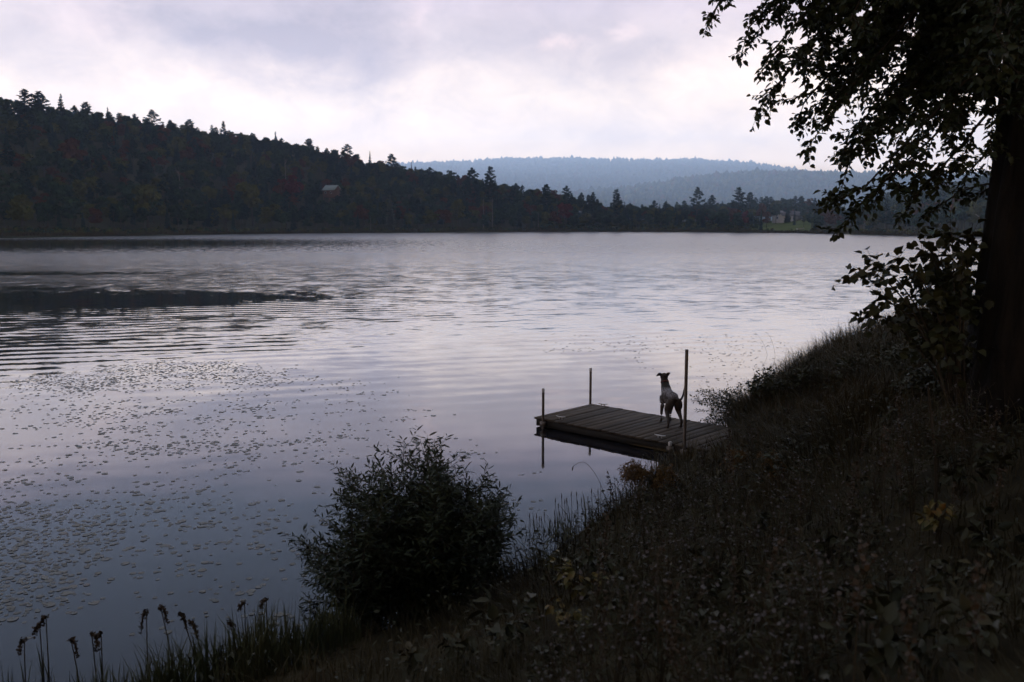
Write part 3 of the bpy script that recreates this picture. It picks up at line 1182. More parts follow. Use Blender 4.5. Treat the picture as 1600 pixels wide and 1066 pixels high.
# ------------------------------------------------------------------ near bank
SHP = np.array([(-60, -22), (-30, -7), (-12, 2.0), (-6, 4.7), (-3.4, 5.75), (-1.9, 6.85), (-.75, 7.97), (.22, 9.1), (1.09, 10.7), (2.08, 12.45), (2.8, 13.55),
                (3.7, 15.2), (4.35, 16.6), (5.6, 19), (8.5, 24), (14, 31), (24, 39), (60, 52)], float)


def shore_dist(x, y):
    """signed distance to the waterline, positive on land"""
    best = np.full(x.shape, 1e9)
    sgn = np.zeros(x.shape)
    for (ax, ay), (bx_, by_) in zip(SHP[:-1], SHP[1:]):
        ex, ey = bx_ - ax, by_ - ay
        t = np.clip(((x - ax) * ex + (y - ay) * ey) / (ex * ex + ey * ey), 0, 1)
        d = np.hypot(x - ax - t * ex, y - ay - t * ey)
        cr = ex * (y - ay) - ey * (x - ax)
        u = d < best
        best = np.where(u, d, best)
        sgn = np.where(u, np.where(cr < 0, 1, -1), sgn)
    return best * sgn


def bank(x, y, fine=True):
    x, y = np.asarray(x, float), np.asarray(y, float)
    d = shore_dist(x, y)
    dl = np.maximum(d, 0)
    steep = .30 * (1 - np.exp(-dl / .25)) + 2.25 * (1 - np.exp(-dl / 4.2))
    steep = steep + .10 * np.exp(-((x - 6.9) / 2.0) ** 2 - ((y - 11.6) / 2.4) ** 2) * np.clip(dl, 0, 1)
    steep = steep + .16 * np.exp(-((x - 4.5) / .7) ** 2 - ((y - 15.2) / .9) ** 2) * np.clip(dl, 0, 1)
    gentle = .09 * (1 - np.exp(-dl / .15)) + np.where(dl < 6.0, .315 * dl, 1.89 + .10 * (dl - 6.0))
    l_, w_ = (x - .44) * .742 + (y - 16.1) * -.670, (x - .44) * .670 + (y - 16.1) * .742
    f_ = np.maximum(sm((w_ - .9) / 1.8), sm((l_ - 4.2) / 3.0) * sm((x - 2.2) / 2.5))
    z = gentle * (1 - f_) + steep * f_
    if fine:
        z += ((vnoise(x * 1.3, y * 1.3, 1) - .5) * .22 + (vnoise(x * 4, y * 4, 2) - .5) * .07) * np.clip(dl / .6, 0, 1)
    return np.where(d > 0, z + .0, np.maximum(-1.4, d * .45))


def soil_mat():
    m, t, b = mat_new('bank_soil')
    g = t.new('ShaderNodeNewGeometry')
    n = t.noise(g.outputs['Position'], 3.0, 6, .65)
    t.put(b.inputs['Base Color'], t.ramp(n.outputs['Fac'], [(.35, (.020, .016, .010)), (.65, (.045, .038, .020))]))
    b.inputs['Roughness'].default_value = 1
    b.inputs['Specular IOR Level'].default_value = .1
    return m


gx = np.concatenate([np.linspace(-60, -9, 26), np.linspace(-8.8, 16, 160), np.linspace(16.5, 60, 24)])
gy = np.concatenate([np.linspace(-45, 0, 20), np.linspace(.4, 24, 150), np.linspace(24.6, 54, 26)])
YY, XX = np.meshgrid(gy, gx, indexing='ij')
mb = MB()
mb.add(*grid_mesh(XX, YY, bank(XX, YY)))
tag(mb.build('bank', soil_mat(), smooth=True), 'dark grassy bank sloping down to the lake', kind='structure')

# ------------------------------------------------------------------ dock
DZ = .175
A0 = G(838, 651.5, DZ)
A1 = G(1072, 697, DZ)
B0 = G(909, 628.5, DZ)
ax = unit((A1 - A0) * np.array([1, 1, 0]))
wx = np.array([-ax[1], ax[0], 0])
DW = float((B0 - A0) @ wx)
DL = 4.5


def dock_pt(l, w_, z=0.0):
    return A0 + ax * l + wx * w_ + np.array([0, 0, z])


def wood_mat(name, c1, c2, along):
    m, t, b = mat_new(name)
    tcn = t.new('ShaderNodeTexCoord')
    g = t.new('ShaderNodeNewGeometry')
    v = t.vmul(tcn.outputs['Object'], along)
    n = t.noise(v, 6.0, 6, .65, .3)
    rnd = t.math('MULTIPLY', t.math('SUBTRACT', g.outputs['Random Per Island'], .5), .34)
    f = t.math('ADD', n.outputs['Fac'], rnd)
    t.put(b.inputs['Base Color'], t.ramp(f, [(.3, c1), (.7, c2)]))
    b.inputs['Roughness'].default_value = .75
    b.inputs['Specular IOR Level'].default_value = .3
    bp = t.new('ShaderNodeBump')
    bp.inputs['Strength'].default_value = .4
    bp.inputs['Distance'].default_value = .01
    t.l.new(n.outputs['Fac'], bp.inputs['Height'])
    t.l.new(bp.outputs[0], b.inputs['Normal'])
    return m


M['plank'] = wood_mat('weathered_planks', (.026, .019, .013), (.085, .064, .047), (6, .5, 6))
M['beam'] = wood_mat('dark_wet_beam', (.012, .010, .008), (.035, .029, .024), (.5, 6, 6))
M['pipe'] = flat_mat('dull_metal_pipe', (.16, .135, .12), .5, .6, .3, 9)
M['cap'] = flat_mat('pale_pipe_cap', (.50, .48, .47), .5, .2, .1, 9)
M['cleat'] = flat_mat('worn_metal_cleat', (.52, .52, .54), .4, .6, .15, 30)
dock = thing('dock', 'low wooden plank dock with pipe posts reaching from the bank', 'dock', tuple(A0 * np.array([1, 1, 0])), math.atan2(ax[1], ax[0]))
rg = random.Random(4)
mb = MB()
x = -.03
while x < DL:
    wd = rg.uniform(.132, .146)
    z = rg.uniform(-.004, .004)
    e0, e1 = rg.uniform(-.035, -.015), DW + rg.uniform(.015, .035)
    tw = rg.uniform(-.006, .006)
    v = np.array([(x, e0, DZ - .034), (x + wd, e0 + tw, DZ - .034), (x + wd, e1 + tw, DZ - .034), (x, e1, DZ - .034)])
    v = np.concatenate([v, v + np.array([0, 0, .034 + z])])
    v[4:, 2] += np.array([0, rg.uniform(-.003, .003), rg.uniform(-.003, .003), 0])
    mb.add(v, [[0, 3, 2, 1], [4, 5, 6, 7], [0, 1, 5, 4], [1, 2, 6, 5], [2, 3, 7, 6], [3, 0, 4, 7]])
    x += wd + rg.uniform(.006, .014)
deck = mb.build('deck', M['plank'], dock)
bv = deck.modifiers.new('bevel', 'BEVEL')
bv.width = .004
bv.segments = 1
mb = MB()
box(mb, (0, 0, .02), (DL, .045, DZ - .036))
box(mb, (0, DW - .045, .02), (DL, DW, DZ - .036))
box(mb, (-.004, .047, .02), (.04, DW - .047, DZ - .036))
for x in np.linspace(.7, DL - .2, 6):
    box(mb, (x, .047, .03), (x + .04, DW - .047, DZ - .037))
mb.build('frame', M['beam'], dock)


def post(px, ytop, w_, label, r=.024, cap_=True, top_z=None):
    """pipe standing just outside the dock's edge"""
    # find how far along the dock the post stands
    best = min(np.linspace(-.2, 4, 841), key=lambda l: abs(_px(dock_pt(l, w_))[0] - px))
    p = dock_pt(best, w_)
    a, b = ray(px, ytop)
    ztop = EYE + b * p[1]
    c, s = math.cos(dock.rotation_euler.z), math.sin(dock.rotation_euler.z)
    q = p - np.array([A0[0], A0[1], 0])
    lx, ly = q[0] * c + q[1] * s, -q[0] * s + q[1] * c
    m_ = MB()
    tube(m_, [(lx, ly, -1.2), (lx, ly, .1), (lx, ly, ztop - .012)], r, 14)
    po = m_.build('post', M['pipe'], dock, smooth=False)
    for pl in po.data.polygons:
        pl.use_smooth = len(pl.vertices) == 4
    if label:
        po['label'] = label
    if cap_:
        m_ = MB()
        tube(m_, [(lx, ly, ztop - .07), (lx, ly, ztop - .012), (lx, ly, ztop)], [r + .003, r + .003, r * .7], 14)
        m_.build('cap', M['cap'], po)
    m_ = MB()
    box(m_, (lx - .05, min(ly, max(0, min(DW, ly))) - .02 if ly > DW / 2 else ly - .035, .045), (lx + .05, ly + .035 if ly > DW / 2 else ly + .035, DZ - .045))
    m_.build('bracket', M['pipe'], po)
    return p


def _px(p):
    c, s = math.cos(PITCH), math.sin(PITCH)
    y, z = p[1], p[2] - EYE
    d = y * c - z * s
    u = y * s + z * c
    return 800 + F * p[0] / d, 533 - F * u / d


post(848.5, 607, -.06, 'short pipe post at the outer near corner')
post(922.5, 575, DW + .06, 'pipe post on the far side of the dock')
post(1069.5, 545, -.065, 'tallest pipe post, by the dog', r=.026, cap_=False)
post(1047, 690, -.06, 'stubby pipe cut off at deck height', r=.026)


def cleat(px, py, ang):
    p = G(px, py, DZ)
    q = p - np.array([A0[0], A0[1], 0])
    c, s = math.cos(dock.rotation_euler.z), math.sin(dock.rotation_euler.z)
    lx, ly = q[0] * c + q[1] * s, -q[0] * s + q[1] * c
    m_ = MB()
    d = np.array([math.cos(ang), math.sin(ang), 0])
    c0 = np.array([lx, ly, DZ])
    tube(m_, [c0 - d * .10 + (0, 0, .05), c0 - d * .05 + (0, 0, .040), c0 + d * .05 + (0, 0, .040), c0 + d * .10 + (0, 0, .05)], [.006, .010, .010, .006], 8)
    for k in (-.03, .03):
        tube(m_, [c0 + d * k - (0, 0, .004), c0 + d * k + (0, 0, .038)], .009, 8)
    m_.build('cleat', M['cleat'], dock, smooth=True)


cleat(1031, 684.5, .1)
cleat(942, 635, .2)
cleat(876, 655, .1)

# ------------------------------------------------------------------ dog
def dog_mat():
    m, t, b = mat_new('dog_coat')
    tcn = t.new('ShaderNodeTexCoord')
    s = t.new('ShaderNodeSeparateXYZ')
    t.l.new(tcn.outputs['Object'], s.inputs[0])
    x, y, z = s.outputs
    n = t.noise(tcn.outputs['Object'], 55, 2, .5)
    big = t.noise(tcn.outputs['Object'], 7, 3, .5)
    tick = t.ramp(n.outputs['Fac'], [(.42, (.08, .068, .07)), (.60, (.27, .26, .29))])
    patch = t.maprange(big.outputs['Fac'], .50, .56, 0, 1, True)
    body = t.mix(t.math('MULTIPLY', patch, .8), tick, (.035, .026, .022))
    # dark head and neck, brown quarters and legs
    head = t.maprange(t.math('ADD', t.math('MULTIPLY', x, .35), z), .655, .70, 0, 1, True)
    rear = t.math('MULTIPLY', t.maprange(x, -.16, -.22, 0, 1, True), t.maprange(z, .56, .49, 0, 1, True))
    legs = t.maprange(z, .34, .28, 0, .8, True)
    tail = t.maprange(x, -.36, -.40, 0, 1, True)
    c = t.mix(rear, body, (.060, .045, .038))
    c = t.mix(legs, c, (.070, .055, .048))
    c = t.mix(tail, c, (.050, .038, .034))
    c = t.mix(head, c, (.022, .016, .013))
    t.put(b.inputs['Base Color'], c)
    b.inputs['Roughness'].default_value = .65
    b.inputs['Specular IOR Level'].default_value = .3
    bp = t.new('ShaderNodeBump')
    bp.inputs['Strength'].default_value = .25
    bp.inputs['Distance'].default_value = .004
    t.l.new(t.noise(t.vmul(tcn.outputs['Object'], (.4, 1, 1)), 120, 3, .6).outputs['Fac'], bp.inputs['Height'])
    t.l.new(bp.outputs[0], b.inputs['Normal'])
    return m


def dog_body():
    m_ = MB()

    def limb(pts, rad_, ell=None, seg=16, n=18):
        pp = spline(pts, n)
        k = np.linspace(0, len(pts) - 1, n)
        rr = np.interp(k, np.arange(len(pts)), rad_)
        e = None if ell is None else np.interp(k, np.arange(len(pts)), ell)
        tube(m_, pp, rr, seg, ell=e)

    limb([(-.335, 0, .50), (-.31, 0, .505), (-.24, 0, .515), (-.12, 0, .512), (.02, 0, .485), (.15, 0, .468), (.24, 0, .49), (.295, 0, .51), (.32, 0, .52)],
         [.02, .056, .078, .074, .094, .103, .090, .060, .02], [1, 1.1, 1.1, 1.12, 1.30, 1.42, 1.3, 1.15, 1], 24, 40)
    limb([(.17, 0, .51), (.25, 0, .575), (.30, 0, .645), (.335, .005, .715), (.355, .008, .765)], [.095, .088, .073, .064, .060], [1.1, 1.2, 1.1, 1, 1])
    # head turned a little to the dog's left
    def hd(p):
        p = np.array(p, float)
        a = R(-16)
        q = p - np.array([.35, 0, 0])
        return (q[0] * math.cos(a) - q[1] * math.sin(a) + .35, q[0] * math.sin(a) + q[1] * math.cos(a) + .008, q[2])
    limb([hd(p) for p in ((.300, 0, .765), (.325, 0, .772), (.37, 0, .776), (.42, 0, .768), (.47, 0, .748), (.53, 0, .732), (.575, 0, .725), (.592, 0, .725))],
         [.02, .060, .073, .062, .042, .034, .028, .012], [.9, .9, .9, .92, .95, .95, .95, .9], 18, 34)
    limb([hd((.44, 0, .735)), hd((.50, 0, .712)), hd((.555, 0, .706))], [.026, .022, .014])
    for s in (-1, 1):
        # ears: flared sideways, the near one lying out flat, the other tipped up
        if s > 0:
            e = [hd((.345, .042, .808)), hd((.335, .078, .820)), hd((.330, .110, .806)), hd((.335, .142, .782))]
            rr = [.011, .011, .010, .006]
        else:
            e = [hd((.345, -.042, .808)), hd((.335, -.066, .826)), hd((.335, -.088, .842)), hd((.345, -.108, .836))]
            rr = [.011, .011, .009, .006]
        limb(e, rr, [2.4, 3.0, 2.3, 1.0], 12, 14)
        fx = .0 if s > 0 else .02
        limb([(.20, s * .062, .46), (.175, s * .078, .40), (.150, s * .084, .325), (.185, s * .085, .235), (.205 + fx, s * .084, .155), (.205 + fx, s * .084, .07), (.215 + fx, s * .084, .028)],
             [.062, .058, .040, .030, .0235, .0195, .022])
        limb([(.205 + fx, s * .084, .026), (.235 + fx, s * .086, .024), (.262 + fx, s * .086, .017)], [.024, .028, .017], [.9, .85, .8], 14, 10)
        hx_ = -.012 if s > 0 else .0
        limb([(-.255, s * .045, .475), (-.255, s * .064, .42), (-.225, s * .084, .355), (-.185, s * .096, .295), (-.225 + hx_, s * .108, .225), (-.295 + hx_, s * .112, .160), (-.318 + hx_, s * .114, .130), (-.312 + hx_, s * .114, .07), (-.302 + hx_, s * .114, .028)],
             [.066, .070, .062, .049, .037, .027, .0245, .0195, .021], [1.0, 1.1, 1.15, 1.1, 1, 1, 1.1, 1, 1], 16, 30)
        limb([(-.308 + hx_, s * .114, .025), (-.275 + hx_, s * .116, .023), (-.248 + hx_, s * .116, .016)], [.023, .027, .016], [.9, .85, .8], 14, 10)
        for tk_ in (-1, 0, 1):
            for bx_ in ((.240 + fx, .086), (-.270 + hx_, .116)):
                c = np.array([bx_[0], s * bx_[1] + tk_ * .014, .014])
                limb([c, c + (.018, 0, -.001), c + (.034, 0, -.003)], [.0105, .012, .007], None, 8, 6)
    limb([(-.300, 0, .535), (-.345, -.020, .520), (-.390, -.048, .503), (-.425, -.072, .528), (-.445, -.092, .595), (-.452, -.104, .675), (-.446, -.112, .750)],
         [.036, .028, .022, .020, .0175, .013, .006], None, 12, 30)
    o = m_.build('dog_raw', dog_mat())
    rm = o.modifiers.new('remesh', 'REMESH')
    rm.mode = 'VOXEL'
    rm.voxel_size = .0062
    sm_ = o.modifiers.new('smooth', 'SMOOTH')
    sm_.factor = .5
    sm_.iterations = 5
    dg = bpy.context.evaluated_depsgraph_get()
    dg.update()
    me = bpy.data.meshes.new_from_object(o.evaluated_get(dg))
    mat_ = o.data.materials[0]
    bpy.data.objects.remove(o)
    if not me.materials:
        me.materials.append(mat_)
    for p_ in me.polygons:
        p_.use_smooth = True
    me.name = 'body'
    return me, hd


hind = (G(1043.5, 667, DZ) + G(1064, 671, DZ)) / 2
fore = G(1038, 657.0, DZ)
fw = unit((fore - hind) * np.array([1, 1, 0]))
org = hind + fw * .30
dog = thing('dog', 'slim dark headed dog with speckled back standing on the dock, facing the lake', 'dog', (org[0], org[1], DZ + .001), math.atan2(fw[1], fw[0]))
me, hd = dog_body()
link('body', me, dog)
M['eye'] = flat_mat('dark_eye', (.01, .008, .006), .08, 0, .1, 30, .6)
M['nose'] = flat_mat('black_nose', (.012, .011, .011), .35, 0, .1, 60)
M['collar'] = flat_mat('red_collar', (.10, .022, .020), .6, 0, .15, 40)
for s in (-1, 1):
    mb = MB()
    c = np.array(hd((.432, s * .040, .785)))
    tube(mb, [c + (-.008, 0, 0), c + (-.005, 0, 0), c, c + (.005, 0, 0), c + (.008, 0, 0)], [.002, .007, .0088, .007, .002], 10)
    mb.build('eye', M['eye'], dog, smooth=True)
mb = MB()
c = np.array(hd((.590, 0, .731)))
tube(mb, [c + (-.012, 0, 0), c + (-.006, 0, 0), c + (.004, 0, 0), c + (.010, 0, -.002)], [.008, .016, .014, .004], 12, ell=.75)
mb.build('nose', M['nose'], dog, smooth=True)
mb = MB()
ctr = np.array([.322, .004, .688])
tn = unit(np.array([.42, .05, .9]))
ea = unit(np.cross(tn, (0, 1, 0)))
eb = np.cross(tn, ea)
th = np.linspace(0, 2 * math.pi, 33)
ring = []
for k, off in ((0, -.011), (1, .011)):
    ring.append(ctr + tn * off + np.outer(np.cos(th), ea) * .077 + np.outer(np.sin(th), eb) * .074)
V = np.stack(ring)
outv = np.stack([V[0], V[1], V[1] + (V[1] - ctr) * .0, V[0]])
v, q = grid_mesh(V[..., 0], V[..., 1], V[..., 2])
mb.add(v, q)
mb.build('collar', M['collar'], dog, smooth=True)
sol = bpy.data.objects['collar'].modifiers.new('solid', 'SOLIDIFY')
sol.thickness = .004

# ------------------------------------------------------------------ large shade tree on the right
rng = np.random.default_rng(31)
TX, TY = 5.30, 9.0
tz = float(bank(np.array([TX]), np.array([TY]))[0])
shade = thing('shade_tree', 'huge dark trunked tree with leafy boughs hanging in from the right', 'tree', (TX, TY, tz))
TB = np.array([TX, TY, tz])
trunk_line = spline([(0, 0, -.5), (0, 0, .0), (.01, 0, .6), (.04, .0, 2.0), (.08, .05, 4.5), (.0, .15, 8.0), (-.2, .1, 12.0), (-.1, .3, 15)], 90)
tr_ = np.interp(trunk_line[:, 2], [-.5, 0, .35, 1.0, 2.0, 3.5, 8, 12, 15], [.76, .71, .66, .60, .55, .51, .40, .24, .08])
mb = MB()
seg = 96
th = np.arange(seg) * 2 * math.pi / seg
rows = []
for p, r_ in zip(trunk_line, tr_):
    fl = np.exp(-max(p[2], 0) / .45)
    rr = r_ * (1 + (.16 * np.cos(5 * th + .6) + .10 * np.cos(3 * th + 2.0)) * fl + .030 * np.cos(13 * th + 1.3 * math.sin(p[2] * 1.7)) + .024 * np.cos(19 * th - 1.5 * math.sin(p[2] * 2.3 + 1)) + .012 * np.sin(7 * th + p[2] * 5))
    rows.append(np.stack([p[0] + rr * np.cos(th), p[1] + rr * np.sin(th), np.full(seg, p[2])], 1))
V = np.stack(rows)
V = np.concatenate([V, V[:, :1]], 1)
v, q = grid_mesh(V[..., 0], V[..., 1], V[..., 2])
mb.add(v, q)
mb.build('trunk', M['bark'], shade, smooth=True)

LP, LA, LN, LL, LW = [], [], [], [], []


def put_leaves(p, axis, n_, ln, wd):
    LP.append(p)
    LA.append(axis)
    LN.append(n_)
    LL.append(ln)
    LW.append(wd)


def leafy_twig(mb_, pts, r0, spacing, ln, wd, hang=.5, cup=.5):
    """thin twig with alternate leaves that hang from it"""
    n_ = max(4, int(np.linalg.norm(np.diff(pts, axis=0), axis=1).sum() / .07))
    pp = spline(pts, n_)
    tube(mb_, pp, np.linspace(r0, .0018, n_), 4, cap=False)
    L_ = np.linalg.norm(np.diff(pp, axis=0), axis=1).sum()
    k = max(2, int(L_ / spacing))
    t = np.linspace(.12, 1.0, k) + rng.uniform(-.3, .3, k) / k
    t = np.clip(t, 0, 1)
    i = np.linspace(0, 1, n_)
    pos = np.stack([np.interp(t, i, pp[:, j]) for j in range(3)], 1)
    tan = unit(np.gradient(pp, axis=0))
    tg = np.stack([np.interp(t, i, tan[:, j]) for j in range(3)], 1)
    side = unit(np.cross(tg, np.array([0, 0, 1.0]) + rng.normal(size=(k, 3)) * .35)) * np.where(np.arange(k) % 2, 1, -1)[:, None]
    axis = unit(tg * .55 + side * .85 + rng.normal(size=(k, 3)) * .35 + np.array([0, 0, -.6 * hang]) * rng.uniform(.2, 1.5, (k, 1)))
    nr_ = unit(np.array([0, 0, 1.0]) + rng.normal(size=(k, 3)) * cup)
    sz = rng.uniform(.65, 1.15, k)
    put_leaves(pos + axis * .012, axis, nr_, ln * sz, wd * sz)


def bough(mb_, pts, r0, sec=.30, seclen=.9, droop=.35, ln=.090, wd=.060, density=1.0, start=.25, lspace=.042):
    n_ = 26
    pp = spline(pts, n_)
    tube(mb_, pp, np.linspace(r0, .008, n_), 7, cap=False)
    L_ = np.linalg.norm(np.diff(pp, axis=0), axis=1).sum()
    tan = unit(np.gradient(pp, axis=0))
    k = int(L_ * (1 - start) / sec * density)
    i = np.linspace(0, 1, n_)
    for a_, t in enumerate(start + (1 - start) * (np.arange(k) + rng.uniform(0, 1, k)) / max(k, 1)):
        p = np.array([np.interp(t, i, pp[:, j]) for j in range(3)])
        tg = np.array([np.interp(t, i, tan[:, j]) for j in range(3)])
        sd = unit(np.cross(tg, (0, 0, 1))) * (1 if a_ % 2 else -1)
        d = unit(tg * .75 + sd * rng.uniform(.3, 1.0) + rng.normal(size=3) * .3 + np.array([0, 0, rng.uniform(-.3, .3)]))
        l2 = seclen * rng.uniform(.5, 1.15) * (1 - .45 * t)
        e = p + d * l2 + np.array([0, 0, -droop * l2 * rng.uniform(.3, 1.3)])
        m_ = p + d * l2 * .5 + np.array([0, 0, -.04])
        leafy_twig(mb_, np.array([p, m_, e]), .006, lspace, ln, wd)
        for w2 in range(4):
            tt = rng.uniform(.2, .85)
            b0 = p + (e - p) * tt
            d2 = unit(d * .6 + rng.normal(size=3) * .7 + np.array([0, 0, -.12]))
            l3 = l2 * rng.uniform(.25, .5)
            leafy_twig(mb_, np.array([b0, b0 + d2 * l3 * .5, b0 + d2 * l3 + np.array([0, 0, -.12 * l3])]), .004, lspace, ln, wd)
    leafy_twig(mb_, pp[-8:], .008, lspace, ln, wd)


limbs = MB()
# (tip pixel, tip distance, height on the trunk, spread)
BOUGHS = [
    (1168, 45, 9.8, 5.2, .032), (1196, 92, 9.2, 4.9, .03), (1208, 140, 9.6, 4.6, .03), (1252, 165, 10.4, 4.3, .03),
    (1292, 185, 9.0, 4.1, .028), (1318, 225, 9.7, 3.7, .026), (1322, 262, 9.3, 3.5, .024), (1352, 292, 8.6, 3.0, .020),
    (1345, 318, 8.9, 2.7, .016), (1424, 315, 8.8, 2.6, .018), (1400, 225, 10.8, 3.6, .026),
    (1215, 20, 11.0, 5.6, .034), (1270, -30, 9.6, 5.8, .034), (1262, 70, 10.6, 5.0, .032), (1330, 120, 11.4, 4.6, .032), (1340, 40, 8.8, 5.2, .034),
    (1395, 180, 9.2, 4.0, .03), (1420, 90, 10.0, 4.6, .032), (1450, 205, 9.8, 3.3, .026), (1460, 10, 9.4, 5.2, .034), (1480, 150, 8.6, 4.0, .03),
    (1400, -50, 11.5, 6.0, .034), (1375, 205, 12.2, 4.2, .03), (1300, 5, 12.4, 5.6, .034), (1440, 130, 12.6, 4.6, .032),
    (1500, 60, 11.8, 5.0, .03), (1180, -40, 9.0, 6.4, .036), 
]
NEARTRUNK = [(1525, 160, 8.4, 4.3, .026), (1535, 175, 9.4, 4.2, .026), (1510, 90, 9.0, 4.9, .03), (1520, 110, 10.2, 4.9, .03), (1530, 60, 8.2, 5.0, .03), (1545, 130, 8.0, 4.4, .028), (1500, 120, 11.5, 4.8, .03), (1530, 30, 11.0, 5.6, .03), (1540, 160, 10.6, 4.4, .028), (1490, 150, 11.2, 4.4, .026), (1560, 90, 7.4, 4.6, .03), (1580, 30, 7.2, 5.0, .03)]
for bi, (px, py, dY, hz_, r_) in enumerate(BOUGHS + [b_ for b_ in BOUGHS[3:] if b_[1] < 200] + [b_ for b_ in BOUGHS if b_[0] > 1230 and b_[1] < 150] + [b_ for b_ in BOUGHS if b_[0] > 1200 and b_[1] < 130] + NEARTRUNK):
    if bi >= len(BOUGHS):
        px, py, dY, hz_, r_ = px + rng.uniform(-12, 45), py + rng.uniform(-45, 10), dY + rng.uniform(-1.2, 1.2), hz_ + rng.uniform(-.2, .6), r_ * .8
    tip = P(px, py, dY) - TB
    h0 = hz_
    s0 = np.array([-.2, (-.1 if dY < 10.5 else .15), h0])
    span = tip - s0
    m1 = s0 + span * np.array([.30, .28, .0]) + np.array([0, 0, .35 + .1 * rng.uniform()])
    m2 = s0 + span * np.array([.66, .68, .42]) + np.array([0, 0, .18])
    bough(limbs, np.array([s0, m1, m2, tip]), r_, sec=.15, seclen=.80, droop=.14, start=.20, ln=.080, wd=.055, lspace=.029)
# thin spray seen alone against the sky at the top
tip = P(1106, 34, 9.6) - TB
bough(limbs, np.array([(-.2, 0, 7.4), P(1350, -150, 9.9) - TB, P(1190, -90, 9.7) - TB, tip]), .03, sec=.12, seclen=.34, droop=.2, start=.80, ln=.07, wd=.042)
# lower spray close to the trunk
for px, py, dY, h0 in ((1452, 332, 10.2, 2.3), (1490, 300, 10.0, 2.7)):
    tip = P(px, py, dY) - TB
    s0 = np.array([-.45, -.1, h0])
    bough(limbs, np.array([s0, s0 * .5 + tip * .5 + (0, 0, .08), tip]), .012, sec=.16, seclen=.42, droop=.25, start=.1, ln=.075, wd=.05)
# crown above and behind, outside the view, which shades the bank
for k in range(120):
    a_ = rng.uniform(0, 6.28)
    rr = rng.uniform(2.0, 8.5)
    hz_ = rng.uniform(6.0, 12.0)
    tip = np.array([math.cos(a_) * rr, math.sin(a_) * rr, hz_ + rng.uniform(-1.2, 1.0)])
    pq = _px(tip + TB)
    if tip[1] + TY > 1 and pq[0] < 1540 and pq[1] > -60:
        continue
    s0 = np.array([0, .1, hz_ - 1.0])
    bough(limbs, np.array([s0, s0 * .6 + tip * .4 + (0, 0, .4), tip]), .04, sec=.5, seclen=1.1, droop=.3, start=.25, ln=.17, wd=.12, lspace=.085)
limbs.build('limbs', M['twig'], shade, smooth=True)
mb = MB()
leaves(mb, np.concatenate(LP), np.concatenate(LA), np.concatenate(LN), np.concatenate(LL), np.concatenate(LW), shape=(.25, .85, .6, .88))
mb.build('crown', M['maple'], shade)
print('shade tree leaves', sum(len(a) for a in LP))

# ------------------------------------------------------------------ broad-leaved sapling at the foot of the tree
rng = np.random.default_rng(5)
LP, LA, LN, LL, LW = [], [], [], [], []
sb = P(1505, 520, 8.4)
sb[2] = float(bank(sb[0:1], sb[1:2])[0])
sap = thing('sapling', 'broad leaved sapling leaning out over the lake beside the big trunk', 'sapling', tuple(sb))
st_ = MB()
for px, py, dY in ((1332, 437, 8.7), (1350, 430, 8.9), (1392, 412, 9.2), (1415, 440, 8.6), (1340, 500, 8.8), (1362, 482, 8.5), (1385, 500, 9.0), (1440, 400, 9.3), (1478, 372, 9.2), (1455, 465, 8.8), (1425, 500, 9.1), (1480, 430, 9.5), (1500, 400, 8.9), (1515, 450, 9.0), (1470, 490, 8.8), (1510, 480, 9.5), (1520, 375, 9.3), (1445, 440, 9.9), (1475, 455, 10.1), (1500, 440, 10.2), (1460, 415, 9.8)):
    tip = P(px, py, dY) - sb
    s0 = np.array([rng.uniform(-.05, .1), rng.uniform(-.1, .1), 0])
    pts = np.array([s0, tip * np.array([.35, .4, .62]) + (0, 0, .1), tip * np.array([.75, .75, .98]) + (0, 0, .06), tip])
    pp = spline(pts, 20)
    tube(st_, pp, np.linspace(.012, .003, 20), 5, cap=False)
    leafy_twig(st_, pp[8:], .004, .055, .105, .088, hang=.55, cup=.8)
    for k in range(11):
        i0 = int(rng.integers(5, 19))
        d2 = unit(rng.normal(size=3) + np.array([-.3, 0, .0]))
        ll = rng.uniform(.12, .3)
        leafy_twig(st_, np.array([pp[i0], pp[i0] + d2 * ll * .5, pp[i0] + d2 * ll]), .003, .05, .10, .085, hang=.5, cup=.8)
st_.build('stem', M['twig'], sap, smooth=True)
mb = MB()
leaves(mb, np.concatenate(LP), np.concatenate(LA), np.concatenate(LN), np.concatenate(LL), np.concatenate(LW), shape=(.22, .95, .55, .98))
mb.build('foliage', M['hazel'], sap)

# ------------------------------------------------------------------ willow bush at the water's edge
rng = np.random.default_rng(9)


